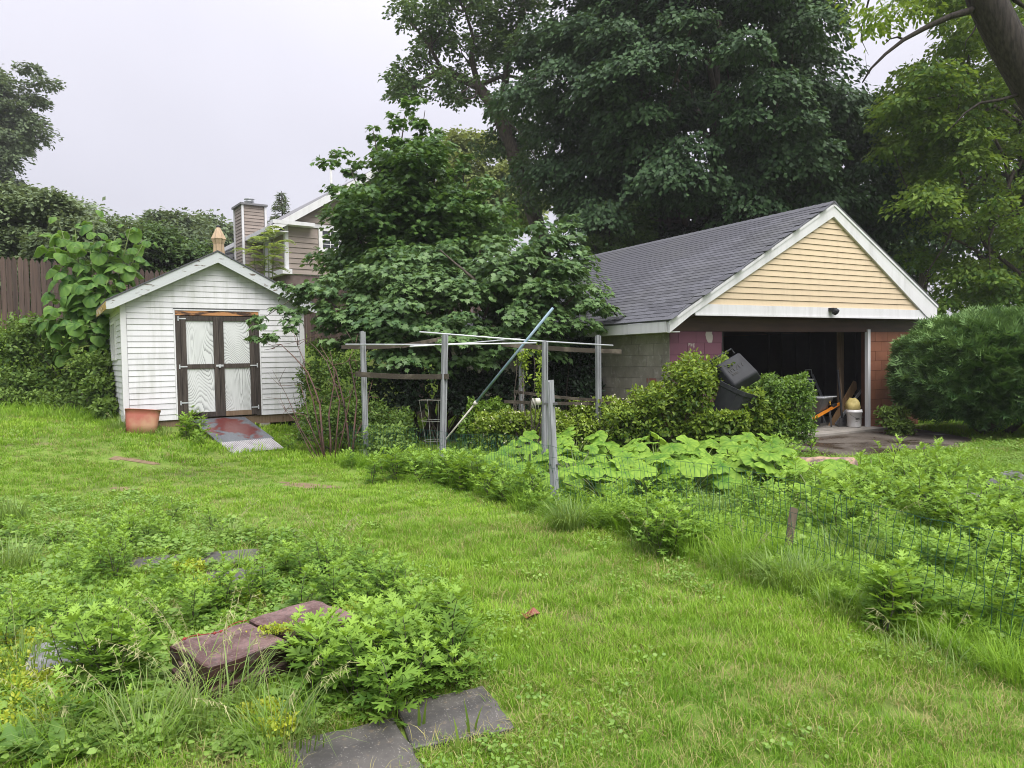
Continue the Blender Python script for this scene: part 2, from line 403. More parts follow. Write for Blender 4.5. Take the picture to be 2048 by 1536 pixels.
# foliage
lf_maple_big = leafmat('leaf_big_maple', (.016, .046, .018), (.08, .15, .055), .22, .55, .3)
lf_oak = leafmat('leaf_oak', (.035, .078, .026), (.12, .195, .055), .28, .5, .3)
lf_young = leafmat('leaf_young_maple', (.028, .075, .026), (.13, .24, .05), .28, .48, .35)
lf_front = leafmat('leaf_spreading_maple', (.034, .085, .03), (.14, .235, .075), .22, .45, .32)
lf_lime = leafmat('leaf_lime', (.045, .11, .018), (.19, .28, .045), .45, .55, .25)
lf_dark = leafmat('leaf_dark', (.014, .034, .016), (.035, .07, .03), .2, .5)
lf_hazed = leafmat('leaf_hazed', (.075, .11, .06), (.17, .23, .11), .25, .6, .3)  # distance haze painted into a paler leaf colour
lf_pale = leafmat('leaf_pale', (.12, .16, .05), (.24, .29, .09), .3, .6, .3)
lf_catalpa = leafmat('leaf_catalpa', (.03, .10, .02), (.16, .29, .055), .35, .55, .25, vary=.5)
lf_bank = leafmat('leaf_bank', (.04, .09, .018), (.16, .25, .05), .3, .55, .25)
lf_juniper = leafmat('leaf_juniper', (.045, .11, .036), (.21, .34, .11), .1, .6, .25)
lf_hedge = leafmat('leaf_hedge', (.035, .09, .01), (.26, .36, .045), .32, .5, .3)
lf_yew = leafmat('leaf_yew', (.035, .09, .012), (.17, .29, .03), .25, .5)
lf_flower = leafmat('flower_cream', (.62, .58, .36), (.8, .78, .6), .3, .6)
lf_squash = leafmat('leaf_squash', (.04, .135, .012), (.25, .40, .052), .26, .6, .2, vary=.4)
lf_mug = leafmat('leaf_mugwort', (.07, .17, .025), (.29, .46, .065), .32, .55, .3)
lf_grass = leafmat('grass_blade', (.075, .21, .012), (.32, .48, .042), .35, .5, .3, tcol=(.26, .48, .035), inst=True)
lf_tall = leafmat('grass_tall', (.075, .155, .03), (.24, .35, .085), .35, .45, .4)
lf_clover = leafmat('clover_leaf', (.09, .2, .03), (.26, .4, .075), .3, .5, inst=True)
lf_sedum = leafmat('sedum_leaf', (.20, .32, .03), (.42, .46, .04), .3, .5)
lf_dry = leafmat('dry_blade', (.22, .2, .075), (.38, .35, .15), .2, .7, .2, inst=True)
lf_sumac = leafmat('leaf_sumac', (.1, .18, .04), (.28, .36, .1), .35, .5)

# ------------------------------------------------------------------ leaf building
def fan(rim, center=(0, .45, 0)):
    v = [center] + rim; n = len(rim)
    return np.array(v, float), np.array([(0, i + 1, (i + 1) % n + 1) for i in range(n)])
T_DIA = (np.array([(0, 0, 0), (.36, .5, .07), (0, 1, -.06), (-.36, .5, .07)], float), np.array([(0, 1, 2), (0, 2, 3)]))
T_OVAL = (np.array([(0, 0, 0), (.24, .28, .05), (.24, .66, .03), (0, 1, -.08), (-.24, .66, .03), (-.24, .28, .05)], float),
          np.array([(0, 1, 2), (0, 2, 3), (0, 3, 4), (0, 4, 5)]))
def sym(h): return h + [(-x, y, z) for x, y, z in reversed(h[1:-1])]
T_MAPLE = fan(sym([(0, 0, 0), (.30, .02, .03), (.26, .22, .05), (.56, .40, .0), (.30, .52, .05), (.34, .74, .0), (.14, .68, .04), (0, 1, -.1)]), (0, .36, 0))
T_MUG = fan(sym([(0, 0, 0), (.03, .2, .01), (.22, .33, .05), (.18, .41, .04), (.07, .41, .02), (.08, .54, .02), (.35, .72, .04), (.29, .79, .02), (.10, .68, .02), (.11, .8, .01), (.18, .99, -.02), (.11, 1.0, -.03), (.045, .88, -.02), (0, 1.12, -.09)]), (0, .45, 0))
_sp = []; _st = []
for a, l, b in ((0, 1, 0), (.55, .55, .25), (-.55, .55, .25), (.45, .5, .5), (-.45, .5, .5), (.7, .4, .05), (-.7, .4, .05)):
    k = len(_sp); d = np.array([math.sin(a), math.cos(a), 0]); q = np.array([d[1], -d[0], 0]) * .055; o = np.array([0, b, 0])
    _sp += [o - q, o + q, o + d * l * .9 + np.array([0, 0, .05 * (a != 0)])]; _st.append((k, k + 1, k + 2))
T_SPRAY = (np.array(_sp), np.array(_st))

def leaves(pos, nrm, dirv, size, tmpl, tone, width=1.0):
    tv, tf = tmpl; N = len(pos); k = len(tv)
    d = dirv / np.maximum(np.linalg.norm(dirv, axis=1, keepdims=True), 1e-9)
    n = nrm - d * np.sum(nrm * d, axis=1, keepdims=True)
    n /= np.maximum(np.linalg.norm(n, axis=1, keepdims=True), 1e-9)
    x = np.cross(d, n)
    s = np.asarray(size).reshape(-1, 1, 1)
    V = pos[:, None, :] + s * (x[:, None, :] * tv[None, :, 0:1] * width + d[:, None, :] * tv[None, :, 1:2] + n[:, None, :] * tv[None, :, 2:3])
    T = tf[None] + (np.arange(N) * k)[:, None, None]
    return V.reshape(-1, 3), T.reshape(-1, tf.shape[1]), np.repeat(tone, k)
def cat3(parts):
    V, T, A = [], [], []; b = 0
    for v, t, a in parts:
        V.append(v); T.append(t + b); A.append(a); b += len(v)
    return np.concatenate(V), np.concatenate(T), np.concatenate(A)
def nz3(N, s=1.0): return RNG.normal(0, s, (N, 3))
def pads(C, R, n, flat=.45, droop=.5, jit=.45, out=None, outk=.4, thick=.14):
    C = np.asarray(C, float); R = np.asarray(R, float); n = np.maximum(1, (np.asarray(n) * np.ones(len(C))).astype(int))
    i = np.repeat(np.arange(len(C)), n); N = len(i)
    r = np.sqrt(RNG.random(N)); th = RNG.random(N) * 2 * np.pi
    er = 1 + .25 * np.sin(th * 3 + i * 1.7) + .12 * np.sin(th * 5 + i)
    dx, dy = np.cos(th), np.sin(th); Ri = R[i]
    pos = C[i] + np.stack([dx * r * Ri * er, dy * r * Ri * er, flat * Ri * (.5 - r * r) + RNG.normal(0, thick, N) * Ri], 1)
    nrm = np.stack([dx * r * .8, dy * r * .8, np.ones(N)], 1) + nz3(N, jit)
    dv = np.stack([dx, dy, -droop * np.ones(N)], 1) + nz3(N, .5)
    if out is not None:
        o = C[i] - np.asarray(out); o /= np.maximum(np.linalg.norm(o, axis=1, keepdims=True), 1e-6)
        nrm += o * outk; dv += o * .4
    return pos, nrm, dv, i
def shell(n, c, rad, inner=.5, lump=.18, zlo=-1.0, seed=0):
    g = np.random.default_rng(seed + 100)
    d = g.normal(0, 1, (n * 3, 3)); d /= np.linalg.norm(d, axis=1, keepdims=True)
    d = d[d[:, 2] > zlo][:n]
    f = inner + (1 - inner) * g.random(len(d)) ** .5
    l = 1 + lump * (np.sin(d[:, 0] * 4 + seed) + np.sin(d[:, 1] * 5 + seed * 2) + np.sin(d[:, 2] * 6 + seed * 3)) / 1.6
    return np.asarray(c) + d * np.asarray(rad) * (f * l)[:, None]
def limb(mb, a, b, r0, r1, wob=.06, n=6, sides=6, sag=0.0):
    a = np.asarray(a, float); b = np.asarray(b, float); L = np.linalg.norm(b - a); p = []
    off = RNG.normal(0, wob * L, 3)
    for i in range(n + 1):
        t = i / n; q = a + (b - a) * t + off * math.sin(t * math.pi) + np.array([0, 0, sag * L * math.sin(t * math.pi)])
        if 0 < i < n: q = q + RNG.normal(0, wob * L * .25, 3)
        p.append(q)
    mb.tube(p, [r0 + (r1 - r0) * i / n for i in range(n + 1)], sides, cap=False); return p
def tree(name, label, cat, base, lpos, lmat, trunk_fn, group=None, bark_mat=None):
    """lpos: (V,T,tone) in world space; trunk_fn(mb) draws the wood in world space"""
    base = np.asarray(base, float)
    root = empty(name, base, 0, label, cat, group)
    if trunk_fn:
        mb = MB(); trunk_fn(mb)
        mb.v = [(x - base[0], y - base[1], z - base[2]) for x, y, z in mb.v]
        mb.build('trunk', bark_mat or bark, root, smooth=True)
    V, T, A = lpos
    o = link('crown', np_mesh('crown', V - base, T, lmat, A), root); o['kind'] = 'stuff'
    return root

# ------------------------------------------------------------------ the ground
def ground():
    n = 280; t = np.linspace(-1, 1, n)
    xs = np.sinh(4.6 * t) / math.sinh(4.6) * 420; ys = 8 + xs
    X, Y = np.meshgrid(xs, ys); Z = zg(X, Y)
    V = np.stack([X.ravel(), Y.ravel(), Z.ravel()], 1)
    i = np.arange(n * n).reshape(n, n)
    T = np.stack([i[:-1, :-1].ravel(), i[:-1, 1:].ravel(), i[1:, 1:].ravel(), i[1:, :-1].ravel()], 1)
    t = NT('ground_soil_and_turf')
    p = t.pos(); a = t.noise(1.3, 6, p, .65); b = t.noise(14, 5, p, .7); c = t.noise(.35, 3, p)
    col = t.rgb((.10, .17, .025), (.17, .24, .045), t.ramp(b, .35, .65))
    col = t.rgb(col, (.15, .115, .065), t.ramp(a, .58, .72))
    col = t.rgb(col, (.085, .10, .03), t.ramp(c, .5, .7))
    m = t.finish(col, .95, b, .8, .02, .2)
    tag(link('ground', np_mesh('ground', V, T, m, smooth=True)), kind='structure')
ground()

def patch(name, poly, mat, lift=.006, step=.12, edge=.25, kind='structure'):
    """a thin sheet lying on the ground inside a polygon, its edge ragged"""
    poly = np.array(poly)[:, :2]; lo, hi = poly.min(0), poly.max(0)
    xs = np.arange(lo[0], hi[0] + step, step); ys = np.arange(lo[1], hi[1] + step, step)
    X, Y = np.meshgrid(xs, ys); jx = X + .16 * np.sin(Y * 3.1 + X); jy = Y + .16 * np.sin(X * 2.7 + 1)
    Z = zg(X, Y) + lift
    keep = inpoly(jx, jy, poly)
    idx = np.arange(X.size).reshape(X.shape)
    k = keep[:-1, :-1] & keep[1:, 1:] & keep[:-1, 1:] & keep[1:, :-1]
    T = np.stack([idx[:-1, :-1][k], idx[:-1, 1:][k], idx[1:, 1:][k], idx[1:, :-1][k]], 1)
    used = np.unique(T); re = -np.ones(X.size, int); re[used] = np.arange(len(used))
    V = np.stack([X.ravel(), Y.ravel(), Z.ravel()], 1)[used]
    return tag(link(name, np_mesh(name, V, re[T], mat, smooth=True)), kind=kind)
t = NT('driveway_wet')
nz = t.noise(1.1, 5, t.pos(), .6); n2 = t.noise(30, 4, t.pos())
wet = t.ramp(nz, .46, .56)
dcol = t.rgb(t.rgb((.075, .062, .05), (.125, .108, .09), t.ramp(n2, .35, .65)), (.05, .038, .028), wet)
rr = t.n('ShaderNodeMapRange'); rr.inputs[3].default_value = .85; rr.inputs[4].default_value = .22; t.l(wet, rr.inputs[0])
drive_mat = t.finish(dcol, rr.outputs[0], n2, .5, .01)
DRIVE = [G(*q) for q in ((1560, 858), (1640, 846), (1800, 856), (1905, 866), (1960, 884), (1900, 902), (1780, 912), (1680, 915), (1560, 905), (1500, 900))]
patch('driveway', DRIVE, drive_mat)
BARE = []
for px, py, rx, ry in ((640, 972, .62, .28), (585, 968, .25, .14), (270, 926, .5, .2), (232, 980, .4, .2)):
    c = G(px, py); BARE.append((c[0], c[1], rx, ry))
    patch('bare_soil', [(c[0] + rx * math.cos(a) * .8, c[1] + ry * math.sin(a) * .8) for a in np.linspace(0, 6.28, 14)[:-1]], soil_dry, .005, .05)

# ------------------------------------------------------------------ lap siding and shingles
def lap(x0b, x1b, x0t, x1t, z0, h, out=.016, y=0.0, back=.004):
    m = MB()
    m.hexa([(x0b, y - out, z0), (x1b, y - out, z0), (x1b, y + back, z0), (x0b, y + back, z0),
            (x0t, y - .003, z0 + h), (x1t, y - .003, z0 + h), (x1t, y + back, z0 + h), (x0t, y + back, z0 + h)])
    return m
# ------------------------------------------------------------------ the garage
GA = R_(29.5); gd = np.array([math.cos(GA), math.sin(GA)]); gn = np.array([-gd[1], gd[0]])
G0 = np.array([2.68, 12.3])
def gw(x, y, z=0.0): q = G0 + gd * x + gn * y; return (q[0], q[1], z)
garage = empty('garage', gw(0, 0, 0), GA, 'detached block garage with yellow siding gable and wide open doorway', 'garage')
GL, WR, XM, ZE, ZR = 9.0, 7.1, 3.85, 2.165, 4.44
SLO = (ZR - ZE) / (XM + .28)
bm_ = MB(); bm_.box(.004, .19, .0042, GL, .0, 2.0)
wl_ = bm_.build('block_side_wall', mortar_grey, garage)
blk = {}
def block_mesh(key, L, H, T, mat):
    if key not in blk:
        m = MB(); c = .004
        m.hexa([(-L / 2, 0, -H / 2), (L / 2, 0, -H / 2), (L / 2, T, -H / 2), (-L / 2, T, -H / 2), (-L / 2, 0, H / 2), (L / 2, 0, H / 2), (L / 2, T, H / 2), (-L / 2, T, H / 2)])
        blk[key] = m.mesh('block', mat)
    return blk[key]
for c in range(10):                                 # the side wall, block by block; its face looks along -x
    z = .1 + c * .2; o = .2 * (c % 2)
    y = .0 - o
    while y < GL - .01:
        a, b = max(y, .0) + .004, min(y + .4, GL) - .004
        if b - a > .05:
            near = y < 1.3 and (c < 4 or (c < 6 and y < .5))
            me = block_mesh(('s', round(b - a, 2), near), b - a, .192, .02, block_grey_peel if near else block_grey)
            link('block', me, wl_, (-.003 - random.random() * .003, (a + b) / 2, z), (0, 0, -math.pi / 2))
        y += .4
def front_wall(name, x0, x1, mort, mat, mat2=None):
    m = MB(); m.box(x0 + .005, x1 - .002, .0, .19, 0, 2.0); w = m.build(name, mort, garage)
    for c in range(10):
        z = .1 + c * .2; x = x0 - .2 * (c % 2)
        while x < x1 - .01:
            a, b = max(x, x0) + .004, min(x + .4, x1) - .004
            if b - a > .05:
                pat = mat2 is not None and x0 + .25 < (a + b) / 2 < x1 - .15 and c > 4
                link('block', block_mesh((name, round(b - a, 2), pat), b - a, .192, .02, mat2 if pat else mat), w, ((a + b) / 2, -.004 - random.random() * .003, z))
            x += .4
front_wall('plum_front_wall', .0, 1.22, mortar_plum, block_plum, block_plum_patch)
front_wall('brown_front_wall', 5.40, WR, mortar_brown, block_brown)
m = MB(); m.box(5.31, 5.395, -.03, .04, .03, 2.05); m.build('door_jamb', white_trim, garage)
m = MB(); m.box(1.225, 1.26, .0, .2, .03, 2.0); m.build('door_jamb', interior_dark, garage)
m = MB(); m.box(.0, WR, .0, .22, 2.003, 2.3); m.build('header_beam', brown_paint, garage)
m = MB(); m.box(.05, WR - .02, -.27, -.003, 2.255, 2.27); m.build('gable_soffit', brown_paint, garage)
m = MB(); m.box(.3, WR - .1, -.3, -.27, 2.27, 2.45); m.build('frieze_board', white_trim, garage)
m = MB(); m.box(.3, WR - .1, -.315, -.301, 2.255, 2.285); m.build('frieze_trim', white_trim, garage)
def rakez(x): return ZR - SLO * abs(x - XM)
RW = .21
m = MB(); m.prism([(-.28, ZE - .2), (.18, 2.252), (XM, ZR - .02 - RW * 1.15), (XM, ZR - .02), (-.28, ZE - .02)], -.325, -.27)
m.build('rake_board', white_trim, garage)
xr = 7.25
m = MB(); m.prism([(XM, ZR - .02 - RW * 1.15), (xr - .28, 2.252 + .005), (xr - .02, 2.256), (xr, rakez(xr) - .02), (XM + .0005, ZR - .02)], -.324, -.27)
m.build('rake_board', white_trim, garage)
m = MB()
m.prism([(-.3, ZE - .018 - .05), (XM, ZR - .015 - .05), (XM, ZR - .012), (-.3, ZE - .012)], -.34, -.326)
m.build('rake_trim', white_trim, garage)
m = MB(); m.prism([(XM, ZR - .065), (xr + .01, rakez(xr) - .065), (xr + .01, rakez(xr) - .012), (XM, ZR - .012)], -.34, -.326)
m.build('rake_trim', white_trim, garage)
m = MB(); m.prism([(.3, 2.45), (WR - .2, 2.45), (XM, ZR - .2)], -.262, -.25); gw_ = m.build('gable_wall', mortar_brown, garage)
h = .1075; z = 2.452
while z < ZR - .3:
    top = min(z + h, ZR - .24)
    xl = lambda zz: XM - (ZR - .13 - zz) / SLO
    xrr = lambda zz: XM + (ZR - .13 - zz) / SLO
    lap(max(xl(z), .2), min(xrr(z), WR - .1), max(xl(top), .2), min(xrr(top), WR - .1), z, top - z - .006, .018, -.263).build('siding_plank', cream_vinyl, gw_)
    z += h
m = MB(); m.box(-.3, -.26, -.26, GL, ZE - .19, ZE - .015); m.build('eave_fascia', white_trim, garage)
m = MB(); m.box(-.26, .0, -.26, GL, ZE - .19, ZE - .175); m.build('eave_soffit', white_trim, garage)
# roof
rt = .03
m = MB()
m.prism([(-.30, ZE - .012), (XM, ZR - .01), (XM, ZR + .015), (-.30, ZE + .012)], -.34, GL + .2)
m.prism([(XM, ZR - .01), (xr + .02, rakez(xr + .02) - .01), (xr + .02, rakez(xr + .02) + .014), (XM, ZR + .015)], -.345, GL + .205)
roof = m.build('roof', shingle_mat, garage)
sl_len = math.hypot(XM + .30, ZR - ZE); ang = math.atan2(ZR - ZE, XM + .28)
ex = .142; tabw = .315
m = MB(); m.hexa([(0, -tabw / 2 + .004, 0.002), (ex * 1.5, -tabw / 2 + .004, -.003), (ex * 1.5, tabw / 2 - .004, -.003), (0, tabw / 2 - .004, .002),
                  (0, -tabw / 2 + .004, .013), (ex * 1.5, -tabw / 2 + .004, .002), (ex * 1.5, tabw / 2 - .004, .002), (0, tabw / 2 - .004, .013)])
sh_me = m.mesh('shingle', shingle_mat)
nc = int(sl_len / ex)
cand = []
for c in range(nc):
    y = -.34 + tabw * (.25 + .5 * (c % 2)) + .06 * ((c * 7) % 3)
    while y < GL + .15:
        s = c * ex - .015
        x = -.30 + s * math.cos(ang); zz = ZE + .012 + s * math.sin(ang)
        cand.append((math.hypot(*(np.array(gw(x, y)[:2]))), x, y, zz)); y += tabw
cand.sort()
rest = MB()
for k, (d_, x, y, zz) in enumerate(cand):
    if k < 295: link('shingle', sh_me, roof, (x, y, zz), (0, -ang + random.uniform(-.004, .004), random.uniform(-.006, .006)))
    else:
        ca, sa = math.cos(ang), math.sin(ang); dz = random.uniform(0, .003)
        rest.add([(x + vx.co.x * ca - vx.co.z * sa, y + vx.co.y, zz + vx.co.x * sa + vx.co.z * ca + dz) for vx in sh_me.vertices], [tuple(p.vertices) for p in sh_me.polygons])
rest.build('upper_shingles', shingle_mat, roof)['kind'] = 'stuff'
m = MB()
y = -.34
while y < GL + .1:
    m.hexa([(XM - .13, y, ZR - .05), (XM + .13, y, ZR - .05), (XM + .13, y + .2, ZR - .05), (XM - .13, y + .2, ZR - .05),
            (XM - .02, y, ZR + .035), (XM + .02, y, ZR + .035), (XM + .02, y + .2, ZR + .025), (XM - .02, y + .2, ZR + .025)]); y += .2
m.build('ridge_cap', shingle_mat, roof)
# inside
m = MB(); m.box(.2, WR - .2, .02, GL, -.1, .05); m.box(1.2, 5.5, -.35, .019, -.1, .045); m.build('floor_slab', concrete, garage)
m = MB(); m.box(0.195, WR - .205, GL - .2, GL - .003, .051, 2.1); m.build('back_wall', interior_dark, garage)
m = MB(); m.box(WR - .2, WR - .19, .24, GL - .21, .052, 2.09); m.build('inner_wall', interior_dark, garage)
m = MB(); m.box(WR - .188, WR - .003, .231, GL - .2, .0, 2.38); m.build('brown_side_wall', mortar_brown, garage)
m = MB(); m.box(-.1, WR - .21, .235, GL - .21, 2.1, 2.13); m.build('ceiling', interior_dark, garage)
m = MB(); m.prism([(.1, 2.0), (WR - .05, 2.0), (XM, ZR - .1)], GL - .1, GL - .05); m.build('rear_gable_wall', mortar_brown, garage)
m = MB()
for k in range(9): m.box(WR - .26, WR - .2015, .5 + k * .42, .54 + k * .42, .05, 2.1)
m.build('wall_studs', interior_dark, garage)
# black security lamp on the frieze
m = MB(); fx = 3.78
m.box(fx - .07, fx + .05, -.40, -.301, 2.385, 2.44); lamp_ = m.build('security_light', black_plastic, garage)
m = MB(); m.lathe([(.02, .06), (.055, .05), (.06, 0), (.045, -.05), (.0, -.06)], 12, (0, 0, 0)); m.build('lamp_head', black_plastic, lamp_, True, loc=(fx - .01, -.41, 2.365), rot=(.7, 0, 0))
m = MB(); m.hexa([(0, -.02, -.03), (.09, -.02, 0), (.09, .02, 0), (0, .02, -.03), (0, -.02, .03), (.09, -.02, .01), (.09, .02, .01), (0, .02, .03)]); m.build('sensor', black_plastic, lamp_, loc=(fx + .04, -.36, 2.39))

# ------------------------------------------------------------------ the shed
SA = R_(33); sdv = np.array([math.cos(SA), math.sin(SA)]); snv = np.array([-sdv[1], sdv[0]])
S0 = np.array([-6.81, 12.7]); SB = .585
def sw(x, y, z=0.0): q = S0 + sdv * x + snv * y; return np.array([q[0], q[1], SB + z])
shed = empty('garden_shed', sw(0, 0, 0), SA, 'white clapboard garden shed with weathered double doors and peeling gable trim', 'shed')
SWD, SDP, SZE, SZR = 3.2, 3.0, 2.12, 3.07
SS = (SZR - SZE) / (SWD / 2 + .23)
def sroof(x): return SZR - SS * abs(x - SWD / 2)
D0, D1, DZ = .865, 2.335, 1.985
m = MB(); m.prism([(.01, .0), (D0, 0), (D0, DZ), (D1, DZ), (D1, 0), (SWD - .01, 0), (SWD - .01, SZE - .06), (SWD / 2, SZR - .08), (.01, SZE - .06)], .006, .05)
fw = m.build('front_wall', seam_grey, shed)
h = .1016; z = .0; k = 0
while z < SZR - .2:
    zt = min(z + h, SZR - .17)
    lim = lambda zz: max(.085, SWD / 2 - (SZR - .10 - zz) / SS)
    spans = [(lim(z), SWD - lim(z), lim(zt), SWD - lim(zt))]
    if z < DZ - .03:
        spans = [(.085, D0 - .03, .085, D0 - .03), (D1 + .03, SWD - .085, D1 + .03, SWD - .085)]
        if zt > DZ: zt = DZ - .002 if False else zt
    for a, b, c, d in spans:
        if b - a > .05: lap(a, b, c, d, z, zt - z - .0035, .013).build('siding_plank', white_vinyl, fw)
    z += h
m = MB(); m.box(-.012, .08, -.02, .0, -.01, SZE + .0); m.box(-.012, -.001, .001, .08, -.01, SZE - .02); m.build('corner_board', white_trim, shed)
m = MB(); m.box(SWD - .08, SWD + .012, -.02, .0, -.01, SZE + .0); m.build('corner_board', white_trim, shed)
m = MB(); m.box(.0, .05, .051, SDP, -.0, SZE - .05); lw = m.build('side_wall', seam_grey, shed)
WY0, WY1, WZ0, WZ1 = .95, 1.75, 1.15, 1.78
z = 0; me_c = {}
while z < SZE - .06:
    zt = min(z + h, SZE - .05)
    spans = [(.082, SDP - .06)] if zt < WZ0 or z > WZ1 else [(.082, WY0 - .05), (WY1 + .05, SDP - .06)]
    for a, b in spans:
        m = MB(); m.hexa([(-.016, a, z), (.0, a, z), (.0, b, z), (-.016, b, z), (-.003, a, zt - .0035), (.0, a, zt - .0035), (.0, b, zt - .0035), (-.003, b, zt - .0035)])
        m.build('siding_plank', white_vinyl, lw)
    z += h
m = MB(); m.box(-.012, .0, SDP - .06, SDP, 0, SZE - .05); m.build('corner_board', white_trim, shed)
m = MB(); m.box(SWD - .05, SWD, .05, SDP, 0, SZE - .05); m.build('side_wall', white_vinyl, shed)
m = MB(); m.prism([(0, 0), (SWD, 0), (SWD, SZE - .06), (SWD / 2, SZR - .08), (0, SZE - .06)], SDP, SDP + .04); m.build('rear_wall', white_vinyl, shed)
m = MB()
for (a, b, c, d) in ((WY0 - .05, WY1 + .05, WZ0 - .05, WZ0), (WY0 - .05, WY1 + .05, WZ1, WZ1 + .05), (WY0 - .05, WY0, WZ0, WZ1), (WY1, WY1 + .05, WZ0, WZ1), ((WY0 + WY1) / 2 - .02, (WY0 + WY1) / 2 + .02, WZ0, WZ1)):
    m.box(-.04, -.001, a, b, c, d)
wf = m.build('window', window_white, shed)
m = MB(); m.box(-.012, -.004, WY0, WY1, WZ0, WZ1); m.build('window_pane', window_glass, wf)
# roof and its trim
m = MB()
xe = -.23
for sgn in (0, 1):
    X = lambda x: x if sgn == 0 else SWD - x
    pts = [(X(xe), sroof(xe) - .005), (SWD / 2, SZR - .005), (SWD / 2, SZR + .02), (X(xe), sroof(xe) + .02)]
    m.prism(pts if sgn == 0 else pts[::-1], -.2 - .001 * sgn, SDP + .15 + .001 * sgn)
m.build('roof', shingle_mat, shed)
for sgn in (0, 1):
    X = lambda x: x if sgn == 0 else SWD - x
    pts = [(X(xe), sroof(xe) - .15), (X(xe + .1), sroof(xe + .1) - .185), (SWD / 2, SZR - .205), (SWD / 2, SZR - .008), (X(xe), sroof(xe) - .008)]
    m = MB(); m.prism(pts if sgn == 0 else pts[::-1], -.185, -.165); m.build('rake_board', paint_peeling, shed)
    m = MB()
    a, b = sorted((X(xe), X(xe + .02)))
    m.box(a, b, -.163, SDP + .1, sroof(xe) - .14, sroof(xe) - .007); m.build('eave_board', moss_board, shed)
    m = MB(); a, b = sorted((X(xe + .022), X(.0)))
    m.box(a, b, -.163, SDP + .1, SZE - .075, SZE - .06); m.build('eave_soffit', white_trim, shed)
m = MB(); m.prism([(.0, SZE - .058), (SWD, SZE - .058), (SWD / 2, SZR - .03)], -.162, -.150)
# (gable soffit is the underside of the roof itself)
m = MB(); m.box(.02, SWD - .02, .02, .12, -.16, -.004); m.box(.02, .12, .13, SDP, -.16, -.004); m.box(SWD - .12, SWD - .02, .13, SDP, -.16, -.004); m.build('skid', lumber_dim, shed)
for x in (.1, .75, 1.5, 2.3, 3.0):
    m = MB(); m.box(x, x + .2, -.0, .14, -.42, -.162); m.build('foundation_block', concrete, shed)
m = MB()
m.box(D0 - .028, D0 - .004, -.016, .05, 0, DZ + .02); m.box(D1 + .004, D1 + .028, -.016, .05, 0, DZ + .02); m.box(D0 - .003, D1 + .003, -.016, .05, DZ + .0, DZ + .02); m.build('door_trim', white_trim, shed)
m = MB(); m.box(D0, D1, -.006, .045, DZ - .085, DZ - .002); m.build('door_lintel', raw_lumber, shed)
m = MB(); m.box(D0, D0 + .085, -.012, .045, .0, DZ - .087); m.build('door_post', dark_wood, shed)
m = MB(); m.box(D1 - .085, D1, -.012, .045, .0, DZ - .087); m.build('door_post', dark_wood, shed)
mid = (D0 + D1) / 2
for k, (a, b) in enumerate(((D0 + .09, mid - .003), (mid + .003, D1 - .09))):
    m = MB(); m.box(a, b, .02, .035, .02, DZ - .095); dr = m.build('shed_door', dark_wood, shed)
    sl = .085; zt = DZ - .1
    for x0, x1 in ((a, a + sl), (b - sl, b)):
        m = MB(); m.box(x0, x1, -.018, .019, .02, zt); m.build('stile', dark_wood, dr)
    for z0, z1 in ((.02, .11), (.92, 1.0), (zt - .085, zt)):
        m = MB(); m.box(a + sl + .002, b - sl - .002, -.014, .019, z0, z1); m.build('rail', dark_wood if (k, z0) != (1, .02) else lumber_dim, dr)
    for z0, z1 in ((.112, .918), (1.002, zt - .087)):
        m = MB(); w2, h2 = (b - a) / 2 - sl - .004, (z1 - z0) / 2
        m.box(-w2, w2, 0, .012, -h2, h2); m.build('panel', plywood_panel, dr, loc=((a + b) / 2, .006, (z0 + z1) / 2))
    for z0 in (.16 if k else .3, .96, zt - .05):
        xh = a - .04 if k == 0 else b + .04
        m = MB(); s_ = 1 if k == 0 else -1
        m.bar((xh, -.022, z0), (xh + s_ * .13, -.022, z0), .006, .022); m.bar((xh, -.022, z0 - .04), (xh, -.022, z0 + .04), .006, .02, (1, 0, 0))
        m.build('hinge', galv_pipe, dr)
m = MB(); m.box(mid - .06, mid + .07, -.028, -.019, .95, .985); m.box(mid - .015, mid + .02, -.045, -.028, .93, .99); m.build('latch', galv_pipe, shed)

# ramp: leans from the sill down to the lawn
rp = empty('ramp', sw(1.53, -.04, 0), SA + .16, 'wet black ramp board with worn red paint at the shed door', 'ramp')
zend = zgf(*sw(1.82, -1.75)[:2]) - SB
m = MB()
L1 = 1.3; s1 = (zend + .03) / 1.78
m.hexa([(-.46, -L1, s1 * L1 - .03), (.50, -L1, s1 * L1 - .03), (.50, 0, -.04), (-.46, 0, -.04), (-.46, -L1, s1 * L1), (.50, -L1, s1 * L1), (.50, 0, -.01), (-.46, 0, -.01)])
m.build('ramp_board', ramp_board, rp)
m = MB(); L2 = 1.78
m.hexa([(-.44, -L2, s1 * L2 - .022), (.46, -L2, s1 * L2 - .022), (.46, -L1 + .0, s1 * L1 - .02), (-.44, -L1 + .0, s1 * L1 - .02), (-.44, -L2, s1 * L2 - .006), (.46, -L2, s1 * L2 - .006), (.46, -L1 - .004, s1 * L1 - .004), (-.44, -L1 - .004, s1 * L1 - .004)])
for k in range(26):
    x = -.43 + k * .034
    m.hexa([(x, -L2 + .005, s1 * L2 - .008), (x + .022, -L2 + .005, s1 * L2 - .008), (x + .022, -L1 - .01, s1 * L1 - .008), (x, -L1 - .01, s1 * L1 - .008),
            (x, -L2 + .005, s1 * L2 + .006), (x + .022, -L2 + .005, s1 * L2 + .006), (x + .022, -L1 - .01, s1 * L1 + .006), (x, -L1 - .01, s1 * L1 + .006)])
m.build('ribbed_plate', slab_plate, rp)

